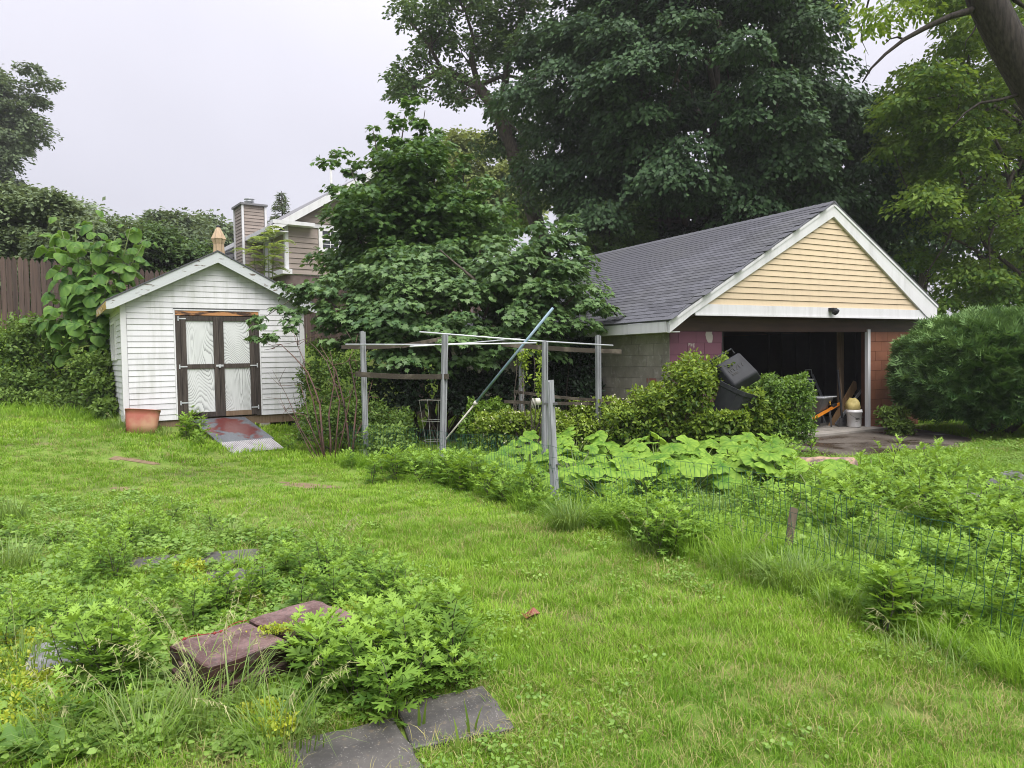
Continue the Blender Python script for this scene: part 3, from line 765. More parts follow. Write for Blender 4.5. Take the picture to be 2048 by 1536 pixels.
# faded red plastic tub lying on its side at the corner
c = sw(.22, -.34, 0)
tub = empty('plastic_tub', (c[0], c[1], zgf(c[0], c[1])), SA - .12, 'faded red plastic tub tipped against the left corner of the shed', 'tub')
m = MB()
n = 28; vs, fs = [], []
for j, (zz, w, d) in enumerate(((-.05, .27, .15), (.12, .295, .18), (.30, .315, .2), (.40, .325, .21), (.402, .335, .22))):
    for k in range(n):
        a = 2 * math.pi * k / n; ca, sa = math.cos(a), math.sin(a)
        r = (abs(ca) ** 7 + abs(sa) ** 7) ** (-1 / 7)
        vs.append((w * r * ca, d * r * sa, zz))
for j in range(4):
    for k in range(n): fs.append((j * n + k, j * n + (k + 1) % n, (j + 1) * n + (k + 1) % n, (j + 1) * n + k))
fs.append(tuple(reversed(range(n))))
m.add(vs, fs); o = m.build('shell', red_plastic, tub, True, rot=(-.2, .1, 0), scale=(.84, .9, .92))
o.modifiers.new('thick', 'SOLIDIFY').thickness = .008

# ------------------------------------------------------------------ the board fence on the bank
f0 = np.array([-12, 17.0])
fence = empty('board_fence', (f0[0], f0[1], zgf(*f0)), 0, 'tall brown stockade fence of pointed boards along the top of the bank', 'fence')
pk = []
for v in range(3):
    m = MB(); w = .104; hh = 2.05
    m.prism([(-w / 2, 0), (w / 2, 0), (w / 2, hh - .09), (w * .12, hh - .012 * v), (-w * .12, hh), (-w / 2, hh - .09 - .01 * v)], -.012, .012)
    pk.append(m.mesh('picket', picket_wood))
fa = math.atan2(FD[1], FD[0])
tt = -1.6
while tt < 15.5:
    q = f0 + FD * tt
    ztop = 4.2 - .057 * tt + random.uniform(-.025, .025)
    link('picket', random.choice(pk), fence, (FD[0] * tt, FD[1] * tt, ztop - 2.05 - zgf(*f0)), (0, random.uniform(-.008, .008), fa + random.uniform(-.05, .05)))
    tt += .116
for dz in (.35, 1.2):
    m = MB(); a = f0 + FD * -1.6; b = f0 + FD * 15.5; o = np.array([FN[0], FN[1]]) * .05
    m.bar((FD[0] * -1.6 + o[0], FD[1] * -1.6 + o[1], 4.29 - 2.05 + dz - zgf(*f0)), (FD[0] * 15.5 + o[0], FD[1] * 15.5 + o[1], 4.2 - .057 * 15.5 - 2.05 + dz - zgf(*f0)), .04, .09)
    m.build('rail', picket_wood, fence)

# ------------------------------------------------------------------ the neighbour's house
HA = R_(36); H0 = np.array([-7.98, 26.0]); HB = 2.55
house = empty('neighbour_house', (H0[0], H0[1], HB), HA, 'taupe clapboard house with white trim and gable behind the fence', 'house')
def hz(z): return z - HB
HWD, HE, HR = 7.0, hz(6.56), hz(8.75)
HSL = (HR - HE) / (HWD / 2)
m = MB(); m.prism([(0, hz(4.75)), (HWD, hz(4.75)), (HWD, HE), (HWD / 2, HR), (0, HE)], 0, .1); hw = m.build('gable_wall', taupe_siding, house)
z = hz(4.75); h = .19
while z < HR - .2:
    zt = z + h - .003
    lim = lambda zz: max(.06, (zz - HE) / HSL + .06)
    if z > HE + .02 or zt < HE - .12:
        segs = [(lim(z), HWD - lim(z), lim(zt), HWD - lim(zt))]
        if hz(5.6) < z + h and z < hz(6.55) and z < HE: segs = [(.06, 1.2, .06, 1.2), (2.45, HWD - .06, 2.45, HWD - .06)]
        for a, b, c_, d_ in segs:
            if b - a > .1: lap(a, b, c_, d_, z, zt - z, .028, .0).build('siding_plank', taupe_siding, hw)
    z += h
m = MB(); m.box(.0, .1, -.035, -.0, hz(4.9), HE - .1); m.build('corner_board', white_trim, house)
m = MB(); m.box(-.035, -.001, -.035, .1, hz(4.9), HE - .1); m.build('corner_board', white_trim, house)
m = MB(); m.box(.1, HWD, -.04, -.001, HE - .1, HE + .03); m.build('frieze_board', white_trim, house)
m = MB(); m.box(0, .1, .101, 9, hz(4.9), HE); sw_ = m.build('side_wall', taupe_siding, house)
z = hz(4.98)
while z < HE - .2:
    for a, b in ((.1, 1.55), (2.35, 9.0)):
        m = MB(); m.hexa([(-.026, a, z), (0, a, z), (0, b, z), (-.026, b, z), (-.003, a, z + h - .003), (0, a, z + h - .003), (0, b, z + h - .003), (-.003, b, z + h - .003)])
        m.build('siding_plank', taupe_siding, sw_)
    z += h
m = MB(); m.box(-.05, -.001, 1.56, 2.34, hz(4.9), hz(6.2)); d_ = m.build('side_window', window_white, house)
m = MB(); m.box(-.062, -.051, 1.68, 2.22, hz(5.0), hz(6.1)); m.build('window_pane', white_vinyl, d_)
m = MB(); m.box(-.2, .15, -.2, 9, hz(4.72), hz(4.9)); m.build('water_table', white_trim, house)
m = MB(); m.box(-.02, HWD, .02, 9, 0 - .4, hz(4.715)); m.build('stone_base', stone_base, house)
m = MB(); m.box(HWD - .1, HWD, .1, 9, hz(4.75), HE); m.build('side_wall', taupe_siding, house)
m = MB()
o1 = .55
m.prism([(-o1, HE - o1 * HSL + .05), (HWD / 2, HR + .05), (HWD / 2, HR + .17), (-o1, HE - o1 * HSL + .17)], -.35, 9.3)
m.prism([(HWD / 2, HR + .05), (HWD + o1, HE - o1 * HSL + .05), (HWD + o1, HE - o1 * HSL + .17), (HWD / 2, HR + .17)], -.351, 9.301)
hr = m.build('roof', roof_house, house)
m = MB(); m.tube([(2.6, 2.0, HR - .75), (2.6, 2.0, HR + .45)], .05, 8); m.build('vent_pipe', white_plastic, hr)
m = MB(); m.prism([(-o1, HE - o1 * HSL - .12), (HWD / 2, HR - .14), (HWD / 2, HR + .16), (-o1, HE - o1 * HSL + .16)], -.39, -.352); m.build('rake_board', white_trim, house)
m = MB(); m.prism([(HWD / 2, HR - .14), (HWD + o1, HE - o1 * HSL - .12), (HWD + o1, HE - o1 * HSL + .16), (HWD / 2, HR + .16)], -.39, -.352); m.build('rake_board', white_trim, house)
m = MB(); m.box(-o1 - .1, -o1 - .002, -.38, 9.3, HE - o1 * HSL - .0, HE - o1 * HSL + .15); m.build('gutter', white_trim, house)
m = MB(); m.box(-o1, -.001, -.34, 9.2, HE - o1 * HSL - .05, HE - o1 * HSL - .02); m.build('eave_soffit', white_trim, house)
m = MB(); m.box(-o1, .95, -.4, -.05, HE - .13, HE + .0); m.build('eave_return', white_trim, house)
m = MB()
for a, b, c_, d_ in ((1.22, 2.43, hz(5.62), hz(5.74)), (1.22, 2.43, hz(6.38), hz(6.45)), (1.22, 1.36, hz(5.74), hz(6.38)), (2.29, 2.43, hz(5.74), hz(6.38)), (1.36, 2.29, hz(6.04), hz(6.08))): m.box(a, b, -.06, -.001, c_, d_)
wf = m.build('window', window_white, house)
m = MB(); m.box(1.36, 2.29, -.025, -.015, hz(5.74), hz(6.38)); m.build('window_pane', window_glass, wf)
m = MB()
for x in (1.67, 1.98): m.box(x - .01, x + .01, -.04, -.026, hz(5.74), hz(6.38))
for z in (hz(5.9), hz(6.22)): m.box(1.36, 2.29, -.041, -.027, z - .01, z + .01)
m.build('muntin', window_white, wf)
# chimney on the side wall
m = MB(); cx0, cx1, cy0, cy1 = -.72, .14, 2.6, 3.7
m.box(cx0 + .03, cx1 - .03, cy0 + .03, cy1 - .03, -.4, hz(7.60)); ch = m.build('chimney', taupe_siding, house)
z = hz(4.6); h2 = .125
while z < hz(7.5):
    lap(cx0 + .06, cx1 - .06, cx0 + .06, cx1 - .06, z, h2 - .003, .022, cy0 + .026).build('siding_plank', taupe_siding, ch)
    m = MB(); m.hexa([(cx0, cy0 + .06, z), (cx0 + .03, cy0 + .06, z), (cx0 + .03, cy1 - .06, z), (cx0, cy1 - .06, z), (cx0 + .02, cy0 + .06, z + h2 - .003), (cx0 + .03, cy0 + .06, z + h2 - .003), (cx0 + .03, cy1 - .06, z + h2 - .003), (cx0 + .02, cy1 - .06, z + h2 - .003)])
    m.build('siding_plank', taupe_siding, ch); z += h2
for x, y in ((cx0, cy0), (cx1, cy0), (cx0, cy1)):
    m = MB(); m.box(x - .035, x + .04, y - .035, y + .04, hz(4.3), hz(7.58)); m.build('corner_board', white_trim, ch)
m = MB(); m.box(cx0 - .08, cx1 + .08, cy0 - .08, cy1 + .08, hz(7.585), hz(7.66)); m.build('chimney_cap', roof_house, ch)
m = MB(); m.lathe([(.11, 0), (.11, .16), (.19, .165), (.19, .185), (.12, .19), (.12, .25), (.2, .255), (.2, .275), (.02, .3)], 12, ((cx0 + cx1) / 2, (cy0 + cy1) / 2, hz(7.66))); m.build('flue', galv_pipe, ch, True)
# porch roof beyond the chimney, and the low wing on the right
m = MB(); m.prism([(-2.6, hz(5.25)), (-.02, hz(5.95)), (-.02, hz(6.1)), (-2.6, hz(5.4))], 4.0, 8.8); m.build('porch_roof', roof_house, house)
m = MB(); m.box(-2.68, -2.605, 3.95, 8.8, hz(5.22), hz(5.4)); m.build('porch_gutter', white_trim, house)
for y in (4.2, 8.5):
    m = MB(); m.box(-2.5, -2.38, y, y + .12, -.4, hz(5.25)); m.build('porch_post', white_trim, house)
m = MB(); m.box(2.55, 5.2, -1.6, -.05, -.4, hz(4.98)); wg = m.build('wing', taupe_siding, house)
z = hz(3.2)
while z < hz(4.8):
    lap(2.6, 5.2, 2.6, 5.2, z, .185, .026, -1.602).build('siding_plank', taupe_siding, wg)
    m = MB(); m.hexa([(2.524, -1.6, z), (2.55, -1.6, z), (2.55, -.06, z), (2.524, -.06, z), (2.546, -1.6, z + .185), (2.55, -1.6, z + .185), (2.55, -.06, z + .185), (2.546, -.06, z + .185)])
    m.build('siding_plank', taupe_siding, wg); z += .19
m = MB(); m.hexa([(1.75, -2.1, hz(4.98)), (5.6, -2.1, hz(4.98)), (5.6, -.06, hz(5.6)), (1.75, -.06, hz(5.6)), (1.75, -2.1, hz(5.08)), (5.6, -2.1, hz(5.08)), (5.6, -.06, hz(5.72)), (1.75, -.06, hz(5.72))])
m.build('wing_roof', white_trim, wg)
m = MB(); m.box(2.9, 3.9, -1.66, -1.63, hz(3.7), hz(4.85)); wf = m.build('wing_window', window_white, wg)

# closed parasol on the neighbour's deck
c = P(438, 505, 24.0); zb = zgf(c[0], c[1])
par = empty('closed_parasol', (c[0], c[1], zb), 0, 'closed tan parasol showing above the shed ridge', 'parasol')
ht = 6.05 - zb
m = MB(); m.tube([(0, 0, -.1), (0, 0, ht)], .025, 8); m.build('pole', white_plastic, par)
prof = [(.06, ht), (.11, ht - .12), (.22, ht - .38), (.2, ht - .40), (.15, ht - .55), (.17, ht - 1.0), (.2, ht - 1.6)]
vs, fs = [], []; n = 16
for j, (r, z) in enumerate(prof):
    for k in range(n):
        a = 2 * math.pi * k / n; q = r * (1 + .16 * (-1) ** k * min(1, j / 2)); vs.append((q * math.cos(a), q * math.sin(a), z))
for j in range(len(prof) - 1):
    for k in range(n): fs.append((j * n + k, (j + 1) * n + k, (j + 1) * n + (k + 1) % n, j * n + (k + 1) % n))
fs.append(tuple(range(n)))
m = MB(); m.add(vs, fs); m.build('canopy', tan_fabric, par)
m = MB(); m.lathe([(.07, 0), (.07, .05), (.02, .08)], 10, (0, 0, ht)); m.build('finial', black_plastic, par)

# ------------------------------------------------------------------ trees
def mk(posn, tmpl, size, sj=.25, width=1.0, tone0=.45, tsp=.25, tpad=None):
    pos, nrm, dv, i = posn
    N = len(pos); tone = RNG.normal(tone0, tsp, N)
    if tpad is not None: tone += np.asarray(tpad)[i]
    return leaves(pos, nrm, dv, size * RNG.uniform(1 - sj, 1 + sj, N), tmpl, np.clip(tone, 0, 1), width)

def big_maple():
    b = np.array([8.3, 28.5, 0.0]); c = np.array([7.3, 28.0, 12.2])
    C = np.concatenate([shell(320, c, (6.7, 6.6, 8.4), .6, .13, -.95, 1), shell(50, c + (0, -1, -2.0), (6.4, 5.6, 6.5), .45, .1, -.9, 2), shell(60, (12.3, 27, 7.6), (3.3, 3, 3.2), .4, .1, -1, 3)])
    C = C[(C[:, 2] > 5.6 - .35 * np.clip(C[:, 0] - 10, 0, 5)) & (C[:, 2] < 19.5)]
    pxc = 1024 + F_PX * C[:, 0] / C[:, 1]; pyc = 716 - .018 * (pxc - 1024) - F_PX * (C[:, 2] - 1.6) / C[:, 1]
    C = C[~((pyc < 200) & (pxc > 1650)) & ~((pyc < 330) & (pxc > 1715))]
    R = RNG.uniform(.65, 1.45, len(C))
    L = mk(pads(C, R, 620 * R ** 1.7 + 60, .6, .9, .5, c, .45, .14), T_DIA, .185, .3, .95, .40, .25, RNG.normal(0, .13, len(C)))
    def wood(m):
        limb(m, b - (0, 0, .3), b + (0, 0, 5), .42, .34, .02, 6, 9)
        for k in range(26):
            q = C[RNG.integers(len(C))]; limb(m, b + (0, 0, 2.5 + RNG.random() * 5), q, .16, .03, .08)
        limb(m, b + (-.2, 0, 4.8), b + (0, 0, 15), .33, .1, .03)
        limb(m, (3.7, 27.8, 0), (3.3, 28.2, 10), .22, .12, .03, 6, 8)
    tree('maple_tree', 'huge dark green maple towering behind the garage roof', 'tree', b, L, lf_maple_big, wood)
big_maple()

def oak():
    Y = 33.0; q = lambda px, py, dy=0: P(px, py, Y + dy)
    b = np.array([1.6, Y, 0.6])
    main = [b - (0, 0, .3), q(1085, 480), q(1040, 350), q(1001, 234), q(957, 172), q(884, 139), q(833, 172), q(800, 195)]
    up = [q(957, 172), q(943, 120), q(946, 73), q(930, 20), q(915, -60)]
    l3 = [q(884, 139), q(860, 95), q(835, 60), q(815, 40)]
    l4 = [q(1001, 234), q(1015, 130), q(1040, 40), q(1060, -80)]
    l5 = [q(957, 172), q(1010, 150), q(1060, 160), q(1090, 200)]
    cl = [(800, 190, .75), (815, 150, 1.0), (850, 135, 1.0), (880, 160, .9), (905, 185, .8), (925, 165, 1.0), (830, 55, 1.0), (862, 40, 1.2), (895, 60, 1.2), (820, 30, .7), (930, 100, 1.0),
          (965, 95, 1.2), (915, 10, 1.3), (955, 20, 1.3), (1000, 60, 1.4), (880, 5, 1.0), (990, 120, 1.1), (1030, 100, 1.4), (1045, 30, 1.5), (975, 140, .8), (1000, 10, 1.3), (870, 85, .9), (985, 270, .7), (1005, 215, .7),
          (975, 290, .8), (1015, 300, 1.0), (1040, 250, 1.2), (1060, 180, 1.4), (1045, 330, 1.2), (925, 190, .6), (795, 175, .6), (940, -30, 1.5), (1000, -40, 1.7), (1060, -30, 1.8), (880, -40, 1.0), (1075, 100, 1.6), (1080, 320, 1.4), (1070, 400, 1.4), (790, 200, .5), (845, 110, .6)]
    C, R = [], []
    for px, py, r in cl:
        for k in range(3):
            C.append(q(px, py, RNG.uniform(-2.2, 2.2)) + RNG.normal(0, .36, 3) * r); R.append(r * RNG.uniform(.38, .66))
    C = np.array(C); R = np.array(R)
    L = mk(pads(C, R, 215 * (R / .6) ** 2, .8, .5, .6, np.array([1, Y, 12]), .3, .28), T_DIA, .2, .3, .8, .42, .26)
    def wood(m):
        m.tube(main, [.42, .36, .33, .29, .24, .17, .11, .04], 8)
        for l, r in ((up, .15), (l3, .1), (l4, .2), (l5, .1)): m.tube(l, [r * (1 - .22 * i) for i in range(len(l))], 6)
        an = main[3:7] + up[:4] + l3[:3] + l4[:3] + l5
        for c in C[::2]:
            a = min(an, key=lambda p: np.linalg.norm(p - c)); limb(m, a, c, .05, .015, .1, 4, 4)
    tree('oak_tree', 'tall oak with crooked bare limbs showing through clumped leaves, left of the dark maple', 'tree', b, L, lf_oak, wood)
oak()

def cloud_tree(name, label, px, pyt, pyb, w, Y, lmat, lsize, npad, nl, pr=1.0, lump=.15, seed=0, tone=.45, inner=.5, depth=.8, bare=None, group=None, flat=.55, rz=None):
    """a rounded tree: crown between two heights, its trunk underneath"""
    top, bot = P(px, pyt, Y), P(px, pyb, Y)
    cz = (top[2] + bot[2]) / 2; hzr = (top[2] - bot[2]) / 2; rx = w / F_PX * Y
    c = np.array([top[0], Y, cz]); b = np.array([c[0], Y, zgf(c[0], Y)])
    C = shell(npad, c, (rx, rx * depth, hzr), inner, lump, -1, seed)
    C = C[C[:, 2] > b[2] + .2]
    R = pr * RNG.uniform(.6, 1.3, len(C))
    L = mk(pads(C, R, nl, flat, .5, .55, c, .45, .2), T_DIA, lsize, .3, .85, tone, .25, RNG.normal(0, .12, len(C)))
    def wood(m):
        limb(m, b - (0, 0, .2), c, .02 * (top[2] - b[2]) + .03, .05, .03, 6, 7)
        for k in range(min(14, len(C))): limb(m, b + (c - b) * RNG.uniform(.35, .9), C[RNG.integers(len(C))], .05, .015, .08, 4, 4)
    return tree(name, label, 'tree', b, L, lmat, wood, group)
# pale tree in the gap, trees far left, tree line behind the shed
cloud_tree('pale_tree', 'pale yellow green tree glowing in the gap between oak and young maple', 955, 285, 500, 95, 46, lf_pale, .3, 90, 420, 1.1, seed=3)
cloud_tree('tall_tree', 'tall grey green tree cut off by the left edge of the photo', -50, 85, 470, 92, 52, lf_hazed, .26, 150, 420, 1.15, .3, seed=4, tone=.5, inner=.3, flat=.35)
cloud_tree('leafy_tree', 'bushy green tree rising above the left end of the board fence', 45, 378, 640, 125, 24, lf_hazed, .16, 110, 480, .62, .15, seed=5, tone=.7)
cloud_tree('leafy_tree', 'dark bushy tree behind the fence just left of the big leaved sapling', 165, 425, 640, 85, 23, lf_hazed, .14, 80, 460, .5, .15, seed=6, tone=.6)
cloud_tree('hazy_tree', 'pale hazy treetop far beyond the fence, second from the left', 105, 395, 560, 100, 75, lf_hazed, .5, 70, 300, 1.9, .15, seed=7, tone=.75)
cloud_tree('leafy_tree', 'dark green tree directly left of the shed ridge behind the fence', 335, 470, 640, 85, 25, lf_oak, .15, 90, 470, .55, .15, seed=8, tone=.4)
cloud_tree('hazy_tree', 'grey green rounded tree between the sapling and the closed parasol', 345, 432, 600, 75, 42, lf_hazed, .26, 80, 380, .95, .2, seed=9, tone=.35)
cloud_tree('hazy_tree', 'light hazy tree standing right behind the closed parasol', 432, 440, 600, 80, 60, lf_hazed, .36, 80, 360, 1.4, .15, seed=10, tone=.6)
cloud_tree('leafy_tree', 'small shrubby tree with loose top behind the fence left of the shed roof', 262, 440, 620, 60, 27, lf_oak, .15, 60, 400, .55, .2, seed=31, tone=.45)

def spruce():
    Y = 48.0; top = P(563, 382, Y); b = np.array([top[0], Y, zgf(top[0], Y)]); h = top[2] - b[2]
    m = MB(); m.tube([b, top], [.16, .02], 6); pos, nr, dv = [], [], []
    for k in range(46):
        f = (k + RNG.random()) / 46; z = top[2] - .15 - f * h * .62; r = .15 + 2.9 * f * RNG.uniform(.75, 1.1)
        for j in range(5):
            a = RNG.random() * 6.28; d = np.array([math.cos(a), math.sin(a), -.12])
            p0 = np.array([top[0], Y, z]); m.tube([p0, p0 + d * r * .6, p0 + d * r + (0, 0, .12 * r)], [.025, .015, .006], 4)
            n = int(20 * r) + 4; tq = RNG.random(n) ** .7
            pos.append(p0 + d * r * tq[:, None] + nz3(n, .05)); nr.append(np.array([0, 0, 1]) + nz3(n, .3)); dv.append(d + np.array([0, 0, -.35]) + nz3(n, .55))
    pos, nr, dv = map(np.concatenate, (pos, nr, dv))
    L = leaves(pos, nr, dv, RNG.uniform(.15, .32, len(pos)), T_DIA, RNG.random(len(pos)) * .5, .35)
    m.v = [tuple(np.array(v) - b) for v in m.v]
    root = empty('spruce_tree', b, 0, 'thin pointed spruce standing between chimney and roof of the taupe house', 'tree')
    m.build('trunk', bark, root)
    o = link('crown', np_mesh('crown', L[0] - b, L[1], lf_hazed, L[2]), root); o['kind'] = 'stuff'
spruce()

def young_maple():
    Y = 17.2; b = np.array([P(835, 600, Y)[0], Y, 0]); b[2] = zgf(b[0], b[1])
    lead = [(815, 190), (745, 250), (875, 262), (700, 330), (930, 320), (965, 370), (683, 400), (850, 215), (780, 235)]
    C, R = [], []
    for px, py in lead:                                    # pointed leaders, each with tiers of leaves
        tip = P(px, py, Y + RNG.uniform(-.9, .9)); root_ = b + np.array([0, 0, 2.2])
        for k in range(24):
            f = k / 23; p = tip + (root_ - tip) * f * .75
            for j in range(1 + int(f * 4)):
                C.append(p + RNG.normal(0, 1, 3) * np.array([.05 + .5 * f, .05 + .5 * f, .1])); R.append(.11 + .27 * f)
    for px, py, r in ((720, 470, .6), (690, 440, .5), (770, 420, .7), (830, 380, .8), (900, 400, .7), (960, 430, .6), (990, 470, .6), (740, 380, .6), (800, 310, .55), (870, 320, .5), (930, 470, .7), (850, 470, .8), (700, 500, .5), (690, 350, .3), (985, 400, .4), (780, 500, .7), (715, 420, .55), (680, 540, .5), (720, 540, .6)):
        for k in range(4): C.append(P(px, py, Y + RNG.uniform(-1.4, 1.0)) + RNG.normal(0, .22, 3)); R.append(r * RNG.uniform(.6, 1))
    C = np.array(C); R = np.array(R); top = (C[:, 2] - C[:, 2].min()) / np.ptp(C[:, 2])
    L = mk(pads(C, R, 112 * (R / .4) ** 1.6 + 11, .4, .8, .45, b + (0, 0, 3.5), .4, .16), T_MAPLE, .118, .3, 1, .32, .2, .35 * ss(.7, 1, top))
    def wood(m):
        limb(m, b - (0, 0, .2), b + (0, 0, 2.4), .13, .1, .03)
        for px, py in lead: limb(m, b + (0, 0, 1.2 + RNG.random()), P(px, py + 6, Y), .06, .008, .03, 7, 5)
    tree('young_maple', 'dense young maple with pointed leaders in front of the taupe house', 'tree', b, L, lf_young, wood)
young_maple()

def spreading_maple():
    b = np.array([-1.6, 14.6, 0]); b[2] = zgf(b[0], b[1])
    blob = [(1090, 470, 13.4, .55), (1040, 520, 13.2, .6), (1130, 520, 13.3, .6), (1160, 570, 13.0, .55), (1100, 580, 12.9, .6), (1180, 620, 12.9, .42), (1010, 580, 13.2, .6), (960, 490, 13.8, .5), (985, 545, 13.4, .55),
            (1130, 630, 12.8, .5), (1060, 640, 12.7, .55), (1150, 480, 13.8, .4), (830, 520, 13.6, .6), (860, 560, 13.3, .6), (800, 570, 13.2, .6), (900, 600, 13.0, .6), (840, 620, 12.8, .6), (770, 620, 12.8, .5), (930, 650, 12.8, .5),
            (880, 660, 12.6, .5), (800, 665, 12.6, .5), (730, 650, 12.7, .45), (960, 700, 12.8, .45), (860, 705, 12.6, .5), (745, 600, 13.2, .42), (700, 620, 12.9, .42), (660, 620, 12.9, .35), (630, 590, 13.2, .28), (600, 580, 13.2, .33),
            (585, 568, 13.1, .2), (640, 600, 13.0, .33), (590, 620, 12.9, .25), (550, 635, 12.8, .24), (515, 640, 12.8, .2), (535, 665, 12.7, .18), (690, 580, 13.4, .3), (730, 555, 13.6, .36), (770, 540, 13.5, .5), (690, 680, 12.8, .32),
            (660, 655, 12.9, .3), (1010, 670, 12.8, .4), (1090, 690, 12.9, .38), (1180, 660, 13.2, .3), (910, 540, 13.6, .5), (940, 590, 13.2, .5), (780, 700, 12.7, .38), (700, 650, 12.9, .35), (750, 730, 12.9, .3), (1205, 600, 13.1, .2), (1120, 440, 13.9, .3)]
    C, R = [], []
    for px, py, Y, r in blob:
        c = P(px, py, Y)
        for k in range(5 if r > .3 else 3):
            C.append(c + RNG.normal(0, 1, 3) * r * np.array([.55, .45, .4]) + np.array([0, .25 * r, 0])); R.append(r * RNG.uniform(.4, .75))
    for k in range(60):                                     # the shaded inside of the crown
        C.append(P(RNG.uniform(720, 1160), RNG.uniform(540, 720), RNG.uniform(14.0, 15.2))); R.append(.5)
    C = np.array(C); R = np.array(R)
    L = mk(pads(C, R, 100 * (R / .35) ** 1.7 + 7, .45, .9, .38, b + (0, .5, 1.5), .5, .12), T_MAPLE, .108, .28, 1, .42, .22, RNG.normal(0, .1, len(C)))
    def wood(m):
        for k, (px, py, Y) in enumerate(((1100, 480, 13.6), (1000, 560, 13.4), (840, 530, 13.7), (760, 600, 13.0), (640, 590, 13.1), (900, 620, 13.0), (1150, 590, 13.1), (960, 500, 13.8))):
            limb(m, b + (RNG.uniform(-.3, .3), RNG.uniform(-.2, .2), -.1), P(px, py, Y), .07, .02, .06, 7, 6)
        p = limb(m, P(700, 600, 13.2), P(600, 575, 13.1), .03, .012, .03, 5, 5); limb(m, P(600, 575, 13.1), P(520, 640, 12.8), .012, .005, .03, 5, 4)
        limb(m, P(950, 560, 13.0), P(880, 500, 13.0), .03, .012, .04, 5, 5)
    tree('spreading_maple', 'low spreading maple thicket with glossy grey green leaves between shed and garage', 'tree', b, L, lf_front, wood)
spreading_maple()

def lime_tree():
    Y = 23.0; b = np.array([16.5, Y, 0.0])
    C, R, T = [], [], []
    for k in range(330):
        px, py = RNG.uniform(1752, 2120), RNG.uniform(-60, 640); e = 1760 + 60 * math.sin(py / 60.) + (70 if 250 < py < 420 else 0) + (50 if py > 560 else 0)
        if px < e + 70 * (py < 130) or RNG.random() < .15 + .30 * (330 < py < 640) + .16 * (py > 440 and px < 1990): continue
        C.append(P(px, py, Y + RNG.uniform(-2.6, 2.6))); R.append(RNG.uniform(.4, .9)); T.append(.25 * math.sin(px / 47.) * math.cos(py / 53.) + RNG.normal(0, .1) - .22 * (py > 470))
    C, R = np.array(C), np.array(R)
    L = mk(pads(C, R, 190 * (R / .6) ** 2, .45, .6, .6, None, .3, .16), T_DIA, .17, .3, .8, .5, .25, T)
    def wood(m):
        limb(m, b, b + (-.3, 0, 11), .3, .16, .02, 7, 8)
        for k in range(22): limb(m, b + (-.1, 0, 2.5 + RNG.random() * 8), C[RNG.integers(len(C))], .07, .015, .08)
    tree('lime_tree', 'bright yellow green backlit tree on the right behind the juniper', 'tree', b, L, lf_lime, wood)
lime_tree()
def dark_row():
    for k, (px, pyt, pyb, w, Y, lab, sd_) in enumerate(((1850, 150, 600, 75, 34, 'dark tree filling the gap between big maple and the yellow green tree', 12), (1965, 30, 660, 105, 33, 'dark tree directly behind the yellow green tree at right', 13), (2100, 120, 680, 110, 30, 'dark tree half outside the right edge behind the leaning trunk', 14), (1800, 330, 640, 75, 36, 'dark low tree peeking past the right slope of the garage gable', 15))):
        cloud_tree('dark_tree', lab, px, pyt, pyb, w, Y, lf_maple_big, .2, 46, 260, .85, .3, seed=sd_, tone=.6, inner=.2, flat=.4)
dark_row()
cloud_tree('understory_tree', 'small pale leaved tree showing between garage ridge and big maple trunk', 1225, 395, 560, 60, 26, lf_oak, .13, 60, 330, .5, .3, seed=18, tone=.7, inner=.2)
cloud_tree('understory_tree', 'shadowy low tree along the garage ridge below the big maple', 1400, 420, 560, 110, 27, lf_dark, .16, 60, 330, .7, .3, seed=19, tone=.5, inner=.2)

